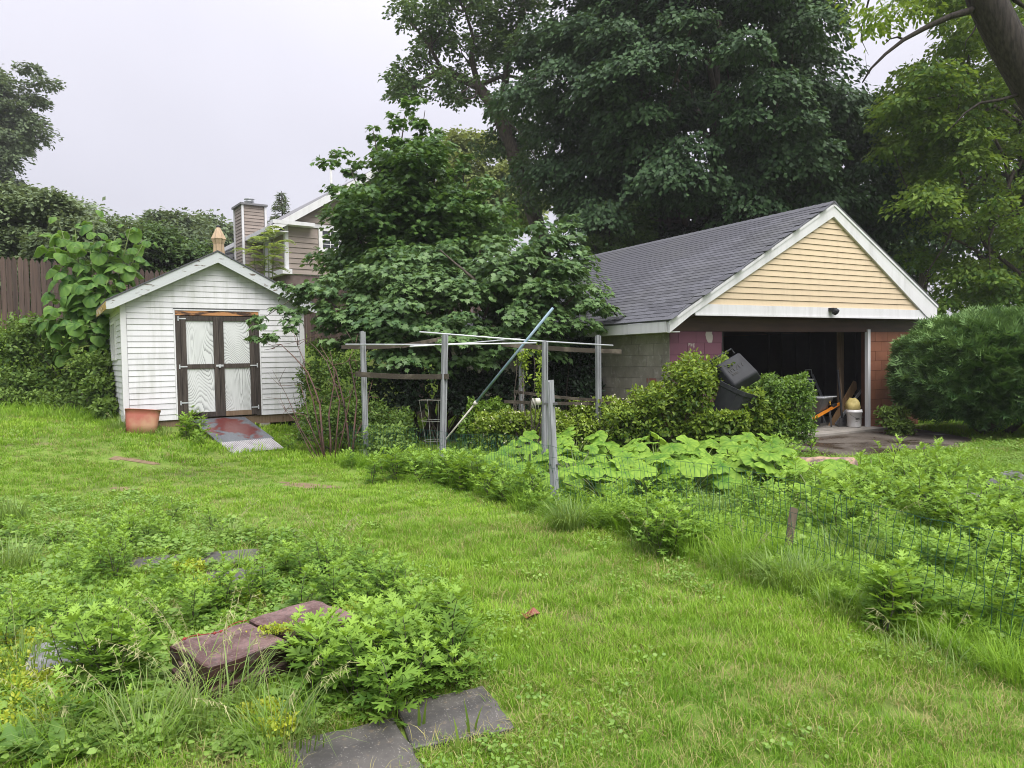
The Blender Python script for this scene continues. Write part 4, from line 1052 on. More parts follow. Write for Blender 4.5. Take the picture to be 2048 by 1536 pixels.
def leaning_tree():
    b = np.array([8.55, 9.2, 0.0])
    path = [b - (0, 0, .3), np.array([8.35, 9.1, 1.5]), P(2165, 330, 9.0), P(2075, 190, 9.0), P(2012, 80, 9.0), P(1972, 0, 9.0), P(1930, -110, 9.0), P(1885, -260, 9.0)]
    m = MB(); m.tube(path, [.32, .27, .232, .217, .206, .198, .172, .135], 14)
    def tw(pts, r, Y=9.0):
        q = [P(a, c, Y) for a, c in pts]; m.tube(q, [r * (1 - .8 * i / (len(q) - 1)) for i in range(len(q))], 6); return q
    a1 = tw([(1945, 20), (1900, 33), (1850, 56), (1808, 79), (1771, 108), (1742, 137), (1725, 165)], .045)
    tw([(1808, 79), (1795, 74), (1780, 78), (1768, 90)], .016); tw([(1953, 50), (1945, 66), (1932, 82), (1928, 110)], .014)
    a2 = tw([(2035, 190), (2000, 200), (1960, 206), (1930, 226), (1912, 246), (1895, 262)], .024)
    tw([(1960, 206), (1975, 190), (1945, 190)], .01); tw([(1985, -60), (2030, 0), (2070, 30)], .05)
    tw([(1930, -110), (1800, -80), (1740, -10), (1722, 60)], .03); tw([(1742, 137), (1735, 150), (1730, 105)], .006); tw([(1722, 60), (1725, 85), (1737, 110)], .008)
    C = [P(x, y, 9 + RNG.uniform(-.4, .4)) for x, y in ((1735, 10), (1760, 25), (1720, 30), (1790, 12), (1770, 50), (1800, 30), (1755, 60), (1820, 8), (1840, 25), (1730, 60), (1700, -10), (1860, 10), (1742, 40))]
    C += [P(RNG.uniform(1500, 2300), RNG.uniform(-1000, -180), 9 + RNG.uniform(-1.5, 1.5)) for k in range(40)]
    C = np.array(C); R = np.full(len(C), .22); R[13:] = .5
    L = mk(pads(C, R, 46, .4, .8, .5, None, .3, .2), T_OVAL, .075, .3, .9, .6, .2)
    root = empty('leaning_tree', b, 0, 'leaning furrowed tree trunk crossing the top right corner', 'tree')
    m.v = [tuple(np.array(v) - b) for v in m.v]; m.build('trunk', bark_leaning, root, True)
    o = link('crown', np_mesh('crown', L[0] - b, L[1], lf_lime, L[2]), root); o['kind'] = 'stuff'
leaning_tree()

def juniper():
    c = P(1994, 754, 13.6); b = np.array([c[0], 13.6, 0.0])
    n = 30000
    d = RNG.normal(0, 1, (n * 2, 3)); d /= np.linalg.norm(d, axis=1, keepdims=True); d = d[d[:, 2] > -.75][:n]
    el = d[:, 2]
    lump = 1 + .035 * np.sin(d[:, 0] * 11 + d[:, 2] * 9) + .035 * np.sin(d[:, 1] * 13 + 2 + d[:, 2] * 17) + .02 * np.sin(d[:, 0] * 29 + d[:, 2] * 31)
    f = (1 - .30 * RNG.random(len(d)) ** 1.8) * lump
    rad = np.array([1.6, 1.5, 1.06]); sup = np.abs(d) ** .85 * np.sign(d)
    p = c + (0, 0, .06) + sup * rad * f[:, None]
    p[:, 2] = np.maximum(p[:, 2], .12 + .25 * (np.hypot(p[:, 0] - c[0], p[:, 1] - c[1]) < .8) + RNG.random(len(p)) * .1)
    dv = d * np.array([1, 1, .5]) + np.array([0, 0, .38]) + nz3(len(p), .33)
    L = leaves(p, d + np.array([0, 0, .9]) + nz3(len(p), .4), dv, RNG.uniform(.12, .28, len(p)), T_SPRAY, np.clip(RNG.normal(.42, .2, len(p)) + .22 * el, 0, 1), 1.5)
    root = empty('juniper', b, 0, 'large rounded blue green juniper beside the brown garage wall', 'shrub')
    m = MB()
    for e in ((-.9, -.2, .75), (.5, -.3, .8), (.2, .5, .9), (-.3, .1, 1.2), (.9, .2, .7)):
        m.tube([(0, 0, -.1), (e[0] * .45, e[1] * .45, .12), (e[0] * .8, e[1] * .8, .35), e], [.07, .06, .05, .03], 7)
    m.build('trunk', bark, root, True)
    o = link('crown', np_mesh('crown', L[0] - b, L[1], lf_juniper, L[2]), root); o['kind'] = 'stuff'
juniper()

# ------------------------------------------------------------------ things in the garden and the garage
def world_mb(m, b):
    b = np.asarray(b, float); m.v = [tuple(np.array(v) - b) for v in m.v]; return m
def trellis():
    b = G(884, 938); root = empty('garden_trellis', b, 0, 'rickety frame of grey posts, rotting boards and thin pipes in the garden', 'trellis')
    posts = [((725, 662), (733, 928), 11.2, .075), ((890, 668), (884, 942), 10.5, .078), ((1043, 690), (1042, 868), 12.4, .075), ((1090, 682), (1088, 890), 10.6, .075), ((1196, 670), (1197, 880), 11.7, .08)]
    for (tx, ty), (bx, by), Y, w in posts:
        t_ = P(tx, ty, Y); q = P(bx, by, Y); q[2] = min(q[2], zgf(q[0], q[1])) - .1; d = (t_ - q)
        m = MB(); up = (.55, -.84, 0)
        m.bar(q, t_, w * .34, w * .5, up); s_ = np.array([.84, .55, 0]) * w * .34
        m.bar(q + s_, t_ + s_ - (0, 0, .012), w * .3, w * .75, up); m.bar(q - s_, t_ - s_ - (0, 0, .006), w * .3, w * .72, up)
        world_mb(m, b).build('post', post_grey, root)
    for a, c, w in (((712, 748, 11.1), (897, 753, 10.45), .075), ((683, 694, 11.3), (832, 689, 11.9), .06), ((805, 692, 11.6), (990, 653, 13.2), .06), ((1003, 688, 10.8), (1242, 703, 12.0), .07), ((1008, 803, 11.6), (1228, 806, 11.8), .05), ((1028, 783, 12.3), (1206, 801, 11.65), .045)):
        p, q = P(*a), P(*c); m = MB(); n = 6
        vs = []
        for i in range(n):
            f0_, f1_ = i / n, (i + 1) / n; k0, k1 = -.02 * math.sin(f0_ * 3.1), -.02 * math.sin(f1_ * 3.1)
            m.bar(p + (q - p) * f0_ + (0, 0, k0), p + (q - p) * f1_ + (0, 0, k1), .03, w)
        world_mb(m, b).build('board', board_rot, root)
    for a, c in (((691, 689, 11.15), (1073, 686, 10.7)), ((820, 693, 10.6), (1040, 677, 12.3)), ((839, 664, 10.4), (1226, 691, 11.6))):
        p, q = P(*a), P(*c); m = MB(); m.tube([p, (p + q) / 2 - (0, 0, .015), q], .0125, 7); world_mb(m, b).build('pipe', galv_pipe, root, True)
    m = MB(); c = P(1076, 803, 10.55)
    for k in range(5): m.tube([c + (.02 * k - .08, .0, .05), c + (.02 * k - .09, -.05, 0), c + (.02 * k - .1 + RNG.normal(0, .02), -.04, -.09 - .01 * k)], .004, 4)
    m.lathe([(.03, -.05), (.045, 0), (.03, .05)], 8, c); world_mb(m, b).build('rope_bundle', pole_white, root, True)
trellis()
a, c = P(857, 888, 11.7), P(1106, 616, 10.7); a[2] = zgf(a[0], a[1]) - .02; mid_ = a + (c - a) * .40
pole = empty('telescoping_pole', a, 0, 'long blue telescoping pole with white lower tube leaning across the trellis', 'pole')
m = MB(); m.tube([a, mid_], .014, 10); world_mb(m, a).build('lower_tube', pole_white, pole, True)
m = MB(); m.tube([mid_, c], .021, 10); world_mb(m, a).build('upper_tube', blue_pole_mat, pole, True)
m = MB(); m.tube([mid_ - (c - a) * .012, mid_ + (c - a) * .006], .033, 10); world_mb(m, a).build('collar', pole_white, pole, True)

c = P(866, 800, 11.7); zb = zgf(c[0], c[1])
cage = empty('tomato_cage', (c[0], c[1], zb), 0, 'rusty wire tomato cage standing behind the second grey post', 'plant cage')
for r, z in ((.23, c[2] - zb), (.2, .62), (.16, .3)):
    m = MB(); m.tube([(r * math.cos(t_), r * math.sin(t_), z) for t_ in np.linspace(0, 2 * math.pi, 25)], .003, 5); m.build('ring', wire_steel, cage, True)
for k in range(4):
    m = MB(); t_ = k * 1.57 + .5; m.tube([(.1 * math.cos(t_), .1 * math.sin(t_), -.05), (.235 * math.cos(t_), .235 * math.sin(t_), c[2] - zb)], .003, 5); m.build('leg', wire_steel, cage)

# wire garden fence with its post and stake
FP = [G(700, 925), G(884, 946), G(1000, 985), G(1112, 1024), np.array([1.2, 6.5, 0]), np.array([1.95, 5.2, 0]), np.array([2.6, 3.7, 0]), np.array([3.1, 2.4, 0])]
def along(pts, step):
    o = []
    for p, q in zip(pts[:-1], pts[1:]):
        n = max(1, int(round(np.linalg.norm(q[:2] - p[:2]) / step)))
        for i in range(n): o.append(p + (q - p) * i / n)
    return o
b = G(1112, 1024)
wf_ = empty('wire_fence', b, 0, 'low green wire garden fence sagging between a grey post and a wooden stake', 'fence')
m = MB(); vt = along(FP, .056)
HH = lambda i: .62 + .04 * math.sin(i * .11) - .05 * math.sin(i * .047 + 1) + .07 * ss(60, 120, i)
def fp(i, f):
    p = vt[min(i, len(vt) - 1)]; lean = .05 * math.sin(i * .05) - .06 * math.sin(i * .021)
    h_ = HH(i) * f
    return np.array([p[0] + lean * f + .012 * math.sin(i * 1.3 + f * 9), p[1] - lean * f * .4 + .008 * math.sin(i * 2.1 + f * 7), zgf(p[0], p[1]) + h_ + .01])
for i in range(len(vt)): m.tube([fp(i, f) for f in (0, .17, .34, .5, .66, .83, 1.0)], .0019, 3, False)
for f in (.02, .17, .34, .5, .66, .83, 1.0): m.tube([fp(i, f) for i in range(0, len(vt))], .0016, 3, False)
o = world_mb(m, b).build('wire_mesh', wire_green, wf_); o['kind'] = 'stuff'
t_ = P(1099, 760, b[1] + .05); m = MB(); up = (.55, -.84, 0)
m.bar(b - (0, 0, .1), t_, .075, .045, up); m.bar(b + (.0, -.03, -.1), t_ + (0, -.03, -.02), .03, .03, up); world_mb(m, b).build('fence_post', post_grey, wf_)
m = MB(); k = b + (t_ - b) * .82; m.bar(k - (.07, 0, .0), k + (.07, 0, .0), .055, .025); k = b + (t_ - b) * .36; m.bar(k - (.05, 0, 0), k + (.06, 0, .0), .06, .012); world_mb(m, b).build('clamp', steel_dark, wf_)
q0, q1 = G(1574, 1118), None; q1 = P(1588, 1016, q0[1] + .12)
m = MB(); m.bar(q0 - (0.02, 0, .1), q1, .062, .03, up); world_mb(m, b).build('stake', stake_wood, wf_)

# black wheelie bin tipped over in the hedge
c = P(1446, 790, 11.0)
bin_ = empty('trash_bin', (c[0], c[1], 0.0), 0, 'black wheeled trash bin with open lid sunk into the hedge', 'bin')
def rr_ring(w, d, z, n=16, e=5.0):
    o = []
    for k in range(n):
        a = 2 * math.pi * (k + .5) / n; ca, sa = math.cos(a), math.sin(a); r = (abs(ca) ** e + abs(sa) ** e) ** (-1 / e); o.append((w * r * ca, d * r * sa, z))
    return o
m = MB(); rings = [(.21, .24, 0), (.27, .31, .78), (.285, .325, .79), (.29, .33, .86), (.25, .29, .86), (.2, .23, .1)]
vs = sum([rr_ring(*r) for r in rings], []); fs = []
for j in range(5):
    for k in range(16): fs.append((j * 16 + k, j * 16 + (k + 1) % 16, (j + 1) * 16 + (k + 1) % 16, (j + 1) * 16 + k))
fs.append(tuple(reversed(range(16)))); fs.append(tuple(range(80, 96)))
m.add(vs, fs); m.build('body', black_plastic, bin_, False, loc=(-.03, .02, .40), rot=(.34, .22, .55), scale=(.86, .86, .86))
m = MB(); m.hexa([(-.29, -.27, -.06), (.29, -.27, -.06), (.27, .27, -.02), (-.27, .27, -.02), (-.22, -.20, .136), (.22, -.20, .136), (.20, .22, .134), (-.20, .22, .134)])
lid = m.build('lid', black_plastic, bin_, False, loc=(.24, .12, 1.30), rot=(.95, -.48, .2))
bv = lid.modifiers.new('edge', 'BEVEL'); bv.width = .03; bv.segments = 3
m = MB()                                               # the moulded marks on the lid: a few worn strokes
for (x0, y0, x1, y1) in ((-.13, -.0, -.13, .05), (-.10, .0, -.10, .05), (-.08, .05, -.03, .05), (-.05, .0, -.05, .05), (-.01, .0, .03, .05), (.05, .0, .05, .06), (-.13, -.03, -.03, -.03), (-.13, -.05, -.03, -.05), (.10, .0, .12, .06)):
    m.bar((x0, y0, .136), (x1, y1 + .001, .136), .012, .012)
m.build('moulded_mark', black_ink, lid)
m = MB(); m.tube([(-.2, .30, .0), (-.2, .38, .02), (.2, .38, .02), (.2, .30, .0)], .014, 6); m.build('handle', black_plastic, lid)
for s_ in (-1, 1):
    m = MB(); m.lathe([(.02, -.03), (.11, -.03), (.12, 0), (.11, .03), (.02, .03)], 14); m.build('wheel', black_plastic, bin_, True, loc=(s_ * .22 + .1, .42, .34), rot=(0, 1.57, .5))

# inside the garage doorway (local x along the front, y inwards, z up)
def gobj(name, x, y, z, label, cat, rz=0.0):
    return empty(name, gw(x, y, z), GA + rz, label, cat)
FZ = .051
wb = gobj('wheelbarrow', 4.28, .5, FZ, 'grey wheelbarrow with orange handles parked in the garage doorway', 'wheelbarrow', .42)
m = MB()
m.hexa([(-.36, -.2, .34), (.22, -.2, .34), (.22, .2, .34), (-.36, .2, .34), (-.62, -.36, .66), (.46, -.34, .62), (.46, .34, .62), (-.62, .36, .66)])
o = m.build('tray', grey_plastic, wb); bv = o.modifiers.new('edge', 'BEVEL'); bv.width = .06; bv.segments = 3
m = MB(); rim = [(-.64, -.37, .665), (.47, -.35, .625), (.47, .35, .625), (-.64, .37, .665), (-.64, -.37, .665)]; m.tube(rim, .016, 6); m.build('rim', galv_pipe, wb)
m = MB(); m.box(.06, .22, -.301, -.289, .46, .58); m.build('label_sticker', black_ink, wb, rot=(-.0, 0, 0))
m = MB()
for k, (x0, x1, z) in enumerate(((.08, .2, .55), (.08, .17, .52), (.12, .2, .485))): m.box(x0, x1, -.309, -.303, z - .01, z + .012)
m.build('sticker_print', yellow_label, wb)
for s_ in (-1, 1):
    m = MB(); m.bar((-.75, s_ * .17, .24), (.98, s_ * .33, .46), .04, .05); m.build('handle', orange_paint, wb)
    m = MB(); m.bar((.42, s_ * .275, .42), (.66, s_ * .30, .455), .046, .056); m.build('grip', black_plastic, wb)
    m = MB(); m.bar((.25, s_ * .27, .36), (.32, s_ * .29, .0), .03, .03, (0, 1, 0)); m.build('leg', steel_dark, wb)
m = MB(); m.lathe([(.05, -.04), (.17, -.045), (.19, 0), (.17, .045), (.05, .04)], 18); m.build('wheel', black_plastic, wb, True, loc=(-.82, 0, .19), rot=(1.57, 0, 0))
tb = gobj('storage_tote', 4.62, 1.0, FZ, 'grey plastic tote on the garage floor behind the wheelbarrow', 'tote')
m = MB(); m.hexa([(-.28, -.2, 0), (.28, -.2, 0), (.28, .2, 0), (-.28, .2, 0), (-.32, -.24, .36), (.32, -.24, .36), (.32, .24, .36), (-.32, .24, .36)]); m.build('body', grey_plastic, tb)
m = MB(); m.box(-.335, .335, -.255, .255, .361, .395); m.build('lid', black_plastic, tb)
bb = gobj('blue_bucket', 5.0, 1.25, .62, 'dark blue bucket with pale rim on top of the garage clutter', 'bucket')
m = MB(); m.lathe([(.13, 0), (.17, .38), (.175, .40), (.15, .40), (.12, .03), (0, .03)], 20); m.build('body', blue_plastic, bb, True)
m = MB(); m.tube([(.176 * math.cos(t_), .176 * math.sin(t_), .395) for t_ in np.linspace(0, 6.283, 25)], .012, 6); m.build('rim', white_plastic, bb, True)
m = MB(); m.tube([(.17, -.03, .28), (.21, -.05, .26), (.21, -.05, .2), (.165, -.03, .19)], .008, 5); m.build('handle', white_plastic, bb, True)
cr = gobj('slatted_crate', 5.0, 1.25, FZ, 'dark crate carrying the blue bucket', 'crate')
m = MB()
for z in (0, .19, .38):
    m.box(-.27, .27, -.25, -.22, z, z + .15); m.box(-.27, .27, .22, .25, z, z + .15); m.box(-.27, -.24, -.219, .219, z, z + .15); m.box(.24, .27, -.219, .219, z, z + .15)
m.build('slats', interior_dark, cr); m = MB(); m.box(-.28, .28, -.26, .26, .54, .569); m.build('top', interior_dark, cr)
cr['label'] = 'dark slatted crate under the blue bucket'; cr['category'] = 'crate'
ld = gobj('step_ladder', 5.5, 1.4, FZ, 'narrow grey stepladder leaning inside the garage', 'ladder', .2)
for s_ in (-1, 1):
    m = MB(); m.bar((s_ * .19, -.32, 0), (s_ * .13, .12, 1.05), .03, .05); m.build('rail', post_grey, ld)
for k in range(4):
    f = .2 + k * .22; m = MB(); m.box(-.19 + .06 * f, .19 - .06 * f, -.36 + .44 * f, -.24 + .44 * f, 1.05 * f - .012, 1.05 * f + .012); m.build('step', post_grey, ld)
m = MB(); m.tube([(-.13, .12, 1.0), (-.13, .14, 1.16), (.13, .14, 1.16), (.13, .12, 1.0)], .012, 6); m.build('hoop', galv_pipe, ld, True)
pb = gobj('plywood_board', 4.83, .42, FZ, 'tan board leaning sideways against the stud behind the white bucket', 'board')
m = MB(); m.prism([(0.08, -.0), (.26, -.05), (1.02, .74), (1.0, .90), (.92, .92)], .18, .2); o = m.build('board', plywood_tan, pb); 
pl = gobj('grey_plank', 4.9, .5, FZ, 'grey plank propped diagonally against the white door jamb', 'plank')
m = MB(); m.bar((0.1, .0, .02), (.92, -.2, .92), .02, .06, (-.7, 0, .7)); m.build('plank', post_grey, pl)
st = gobj('wall_post', 5.5, .75, FZ, 'upright bare wooden post inside the garage doorway', 'post')
m = MB(); m.box(-.09, .09, -.02, .02, 0, 2.04); m.build('post', lumber_dim, st)
wbk = gobj('white_bucket', 5.05, .1, FZ, 'white plastic bucket with worn black print beside the door jamb', 'bucket')
m = MB(); m.lathe([(.125, 0), (.13, .02), (.148, .30), (.158, .302), (.158, .325), (.15, .33), (.152, .36), (.135, .36), (.118, .03), (0, .03)], 24); m.build('body', white_plastic, wbk, True)
m = MB()
def on(t_, z, r=.1): return (math.cos(t_) * (.1265 + .0725 * z), math.sin(t_) * (.1265 + .0725 * z), z)
for t0_, t1_, z0_, z1_ in ((-2.35, -2.2, .16, .20), (-2.17, -2.05, .16, .20), (-2.02, -1.9, .165, .20), (-1.87, -1.78, .16, .20), (-2.35, -2.0, .125, .14), (-1.95, -1.8, .13, .14), (-1.2, -.95, .1, .24)):
    p0, p1 = on(t0_, z0_), on(t1_, z0_); p2, p3 = on(t1_, z1_), on(t0_, z1_); k = 1.018
    m.add([(q[0] * k, q[1] * k, q[2]) for q in (p0, p1, p2, p3)], [(0, 1, 2, 3)])
m.build('print', black_ink, wbk)
m = MB(); m.tube([(-.155, -.0, .28), (-.14, -.09, .22), (-.04, -.16, .17), (.08, -.15, .21), (.155, -.0, .28)], .003, 5); m.build('wire_handle', steel_dark, wbk)
yb = gobj('yellow_sack', 5.06, .14, FZ + .325, 'crumpled yellow sack stuffed into the top of the white bucket', 'sack')
bmv = MB(); bmv.lathe([(.03, .0), (.13, .02), (.15, .08), (.14, .15), (.10, .22), (.05, .27), (0, .28)], 18); o = bmv.build('sack', yellow_bag, yb, True)
for vx in o.data.vertices: vx.co += Vector(mnoise.noise_vector(vx.co * 12)) * .055 * (1 if vx.co.z > .02 else 0)
for k, (x, y, tx, ty, h, w, lab) in enumerate(((4.95, .3, -.02, .1, 1.18, .022, 'dark upright shovel shaft standing before the tan board'), (5.25, .5, .2, .25, 1.45, .016, 'thin wooden tool handle leaning against the jamb corner'), (3.05, 2.0, -.5, .3, 1.6, .016, 'pale pole leaning left in the garage gloom'), (2.2, 2.6, -.6, .3, 1.8, .016, 'long pole leaning at the back left of the garage gloom'))):
    tl = gobj('garden_tool', x, y, FZ, lab, 'tool')
    m = MB(); m.tube([(0, 0, .1), (tx, ty, h)], w, 7); m.build('shaft', (black_plastic, lumber_dim, post_grey, lumber_dim)[k], tl)
    m = MB(); m.hexa([(-.1, -.01, 0), (.1, -.01, 0), (.1, .02, 0), (-.1, .02, 0), (-.08, -.01, .18), (.08, -.01, .18), (.08, .02, .18), (-.08, .02, .18)]); m.build('blade', steel_dark, tl)
jk = gobj('white_sack', 4.55, 1.0, .45, 'rumpled white sack on the tote behind the wheelbarrow', 'sack')
bmv = MB(); bmv.lathe([(.1, 0), (.17, .06), (.16, .2), (.1, .36), (0, .42)], 14); o = bmv.build('sack', white_plastic, jk, True)
for vx in o.data.vertices: vx.co += Vector(mnoise.noise_vector(vx.co * 9)) * .05 * (1 if vx.co.z > .02 else 0)
gb = gobj('folding_chair', 2.9, 2.4, FZ, 'grey folding chair frame in the dark of the garage', 'chair', .5)
m = MB(); m.tube([(-.25, 0, 0), (-.25, .3, .9), (.25, .3, .9), (.25, 0, 0)], .014, 6); m.build('back_frame', post_grey, gb); m = MB(); m.box(-.23, .23, -.2, .2, .43, .45); m.build('seat', interior_dark, gb)
m = MB(); m.tube([(-.22, .35, 0), (-.22, -.2, .44), (.22, -.2, .44), (.22, .35, 0)], .014, 6); m.build('leg_frame', post_grey, gb)

# ------------------------------------------------------------------ pavers, slabs, stones
def rough_slab(w, d, h, seed, cham=.008, mat=None, n=5, chip=.006):
    m = MB(); g = np.random.default_rng(seed); pts = []
    def edge(a, b_):
        for i in range(n):
            f = i / n; pts.append(np.array([a[0] + (b_[0] - a[0]) * f, a[1] + (b_[1] - a[1]) * f]) + g.normal(0, chip, 2))
    c = [(-w / 2, -d / 2), (w / 2, -d / 2), (w / 2, d / 2), (-w / 2, d / 2)]
    for i in range(4): edge(c[i], c[(i + 1) % 4])
    N = len(pts); vs = []
    for z, s in ((0, 1), (h - cham, 1), (h, 1 - 2 * cham / w)):
        vs += [(p[0] * s, p[1] * s, z) for p in pts]
    fs = [tuple(reversed(range(N)))]
    for j in range(2):
        for k in range(N): fs.append((j * N + k, j * N + (k + 1) % N, (j + 1) * N + (k + 1) % N, (j + 1) * N + k))
    fs.append(tuple(range(2 * N, 3 * N)))
    m.add(vs, fs); return m.mesh('slab', mat or paver_grey)
A_ = np.array([-1.42, 3.28]); ux = np.array([.53, .60]); ux /= np.linalg.norm(ux); uy = np.array([-ux[1], ux[0]]); rzb = math.atan2(ux[1], ux[0])
BENCH = []
for st_ in range(2):
    for k in range(4):
        cx_ = A_ + ux * (.205 + st_ * .412) + uy * .205 + np.array([math.sin(k * 2.3 + st_), math.cos(k * 3.1 + st_)]) * .011
        z0 = zgf(*cx_) - .012 + k * .057 + (.004 * st_)
        lab = ('topmost' if k == 3 else ('second from the top' if k == 2 else ('third from the top' if k == 1 else 'lowest')))
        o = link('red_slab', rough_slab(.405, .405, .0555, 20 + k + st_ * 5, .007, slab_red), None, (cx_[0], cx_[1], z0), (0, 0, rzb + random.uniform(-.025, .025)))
        tag(o, ('dark red paver, %s of the near stack in the weeds' if st_ == 0 else 'dark red paver, %s of the far stack in the weeds') % lab, 'paver', 'dark red pavers stacked as a low bench')
        BENCH.append(cx_)
zt = zgf(*A_) + 4 * .057
m = MB(); pr_ = [np.array([*(A_ + ux * (.02 + .36 * f) + uy * (.33 + .03 * math.sin(f * 9))), zt + .006]) for f in np.linspace(0, 1, 12)]
m.tube(pr_, .0026, 5)
for f in (1, 3, 5, 6): m.lathe([(.002, -.008), (.012, 0), (.002, .008)], 7, pr_[f])
cpt = pr_[0]; o = world_mb(m, cpt).build('red_rope', red_rope, None, True, loc=cpt); tag(o, 'knotted red string lying across the top red paver', 'string')
PAV = []
for px, py, w, d, rz, lab in ((905, 1440, .44, .42, .35, 'dark flat paver with chipped right corner at the lawn edge'), (700, 1520, .48, .42, .42, 'dark flat paver nearest the bottom edge of the photo'),
        (308, 1130, .44, .42, .25, 'reddish flat paver half hidden by weeds, leftmost of the far pavers'), (458, 1120, .46, .42, .25, 'grey flat paver of the far group, the one nearest the shed'), (470, 1160, .44, .42, .3, 'grey flat paver of the far group, the one nearest the red slabs')):
    c = G(px, py); PAV.append((c[0], c[1], w, d, rz))
    o = link('paver', rough_slab(w, d, .05, int(px), .006, paver_grey), None, (c[0], c[1], c[2] - .022), (RNG.normal(0, .012), RNG.normal(0, .012), rz)); tag(o, lab, 'paver', 'flat pavers sunk in the yard')
c = G(146, 1330); PAV.append((c[0], c[1], .4, .4, .5))
o = link('paver', rough_slab(.40, .36, .09, 77, .01, slab_light), None, (c[0], c[1], c[2] - .0), (.06, -.05, .5)); tag(o, 'grey paver with white scuffs lying left of the red slabs', 'paver')

def rock(name, lab, cat, c, s, mat, seed, rz=0.0, sub=3):
    import bmesh
    bmx = bmesh.new(); bmesh.ops.create_icosphere(bmx, subdivisions=sub, radius=1)
    for v in bmx.verts:
        n_ = mnoise.noise(v.co * 1.6 + Vector((seed, seed, 0))) * .35 + mnoise.noise(v.co * 4 + Vector((seed, 0, 3))) * .12
        v.co *= 1 + n_; v.co = Vector((v.co.x * s[0], v.co.y * s[1], max(v.co.z, -.5) * s[2]))
    me = bpy.data.meshes.new(name); bmx.to_mesh(me); bmx.free(); me.materials.append(mat)
    return tag(link(name, me, None, c, (0, 0, rz)), lab, cat)
c = G(2030, 984); rock('rock', 'dark grey rock at the right edge beyond the weeds', 'rock', c + (0, 0, .06), (.34, .2, .17), rock_mat, 1.3, .3)
c = G(1690, 958); rock('rock', 'small dark stone at the right end of the fallen log', 'rock', c + (0, 0, .08), (.16, .12, .11), rock_mat, 5.1)
c = G(1660, 965); rock('rock', 'dark stone in the weeds just under the log', 'rock', c + (0, 0, .06), (.2, .14, .12), rock_mat, 7.7)
c = G(1930, 1010); rock('rock', 'low grey stone hidden among the weeds left of the right edge rock', 'rock', c + (0, 0, .02), (.2, .14, .1), rock_mat, 9.7)
c = G(1618, 950)
m = MB(); p0, p1 = np.array([-.38, .52, .08]), np.array([.42, -.34, .12])
limb(m, p0, p1, .13, .15, .02, 8, 10); m.f.append(tuple(range(10))); m.m.append(0); n0 = len(m.v); m.f.append(tuple(range(n0 - 10, n0))); m.m.append(0)
o = m.build('fallen_log', log_mat, None, True, loc=c); tag(o, 'fallen rotting log with peeling pinkish bark beyond the big leaved patch', 'log')
c = G(1055, 1252)
m = MB(); vs = [(0, 0, .005), (.06, -.02, .05), (.1, .05, .03), (.05, .09, .06), (-.02, .07, .02), (-.05, .02, .05), (-.01, -.05, .03)]
m.add([(x * .8, y * .8, z) for x, y, z in [(0.02, .02, .01)] + vs[1:]], [(0, 1, 2), (0, 2, 3), (0, 3, 4), (0, 4, 5), (0, 5, 6), (0, 6, 1)])
o = m.build('dead_leaf', red_leaf, None, loc=c + (0, 0, .03)); tag(o, 'curled dark red dead leaf lying on the open lawn', 'leaf')

# ------------------------------------------------------------------ shrubs, hedge, big leaved plants
def leaf_thing(name, lab, cat, b, L, mat, mb=None, smat=None, group=None, part='foliage'):
    root = empty(name, b, 0, lab, cat, group)
    if mb is not None: world_mb(mb, b).build('stems', smat or stem_dark, root)
    o = link(part, np_mesh(part, L[0] - np.asarray(b), L[1], mat, L[2]), root); o['kind'] = 'stuff'
    return root
def vol_leaves(boxes, n, size, tmpl, up=.8, shell_=.5, tone=.5, tsp=.28):
    """leaves through rounded boxes (cx,cy,cz,rx,ry,rz,share), thickest near their skin"""
    P_, N_, D_, T_ = [], [], [], []
    tot = sum(b_[6] for b_ in boxes)
    for b_ in boxes:
        k = int(n * b_[6] / tot); d = RNG.normal(0, 1, (k, 3)); d /= np.linalg.norm(d, axis=1, keepdims=True)
        d[:, 2] = np.where(d[:, 2] < -.5, -d[:, 2], d[:, 2])
        s = np.abs(d) ** .65 * np.sign(d); f = 1 - (1 - shell_) * RNG.random(k) ** 1.5
        f *= 1 + .10 * np.sin(d[:, 0] * 9 + b_[0]) + .09 * np.sin(d[:, 2] * 11 + d[:, 1] * 7)
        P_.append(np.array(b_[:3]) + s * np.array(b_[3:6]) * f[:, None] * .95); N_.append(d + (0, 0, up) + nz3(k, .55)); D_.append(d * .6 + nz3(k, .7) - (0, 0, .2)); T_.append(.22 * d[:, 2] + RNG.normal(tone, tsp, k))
    p, n_, d_, t_ = map(np.concatenate, (P_, N_, D_, T_))
    p[:, 2] = np.maximum(p[:, 2], zg(p[:, 0], p[:, 1]) + .02)
    return leaves(p, n_, d_, size * RNG.uniform(.65, 1.3, len(p)), tmpl, np.clip(t_, 0, 1))
def PB(px, py, Y, rx, ry, rz, sh): c = P(px, py, Y); return (c[0], c[1], c[2], rx, ry, rz, sh)
def zy(Y, py, px=1400): return P(px, py, Y)[2]
hb = P(1400, 800, 11.5); hb[2] = 0
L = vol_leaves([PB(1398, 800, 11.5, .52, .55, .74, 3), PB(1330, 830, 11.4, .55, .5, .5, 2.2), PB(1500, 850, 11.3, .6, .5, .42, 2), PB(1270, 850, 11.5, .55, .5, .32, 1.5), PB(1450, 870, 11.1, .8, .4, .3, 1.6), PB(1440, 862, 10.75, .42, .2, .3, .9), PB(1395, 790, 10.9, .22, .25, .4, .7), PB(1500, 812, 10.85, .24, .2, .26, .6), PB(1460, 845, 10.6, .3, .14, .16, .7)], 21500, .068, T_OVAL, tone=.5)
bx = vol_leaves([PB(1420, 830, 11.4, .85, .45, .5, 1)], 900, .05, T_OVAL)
m = MB()
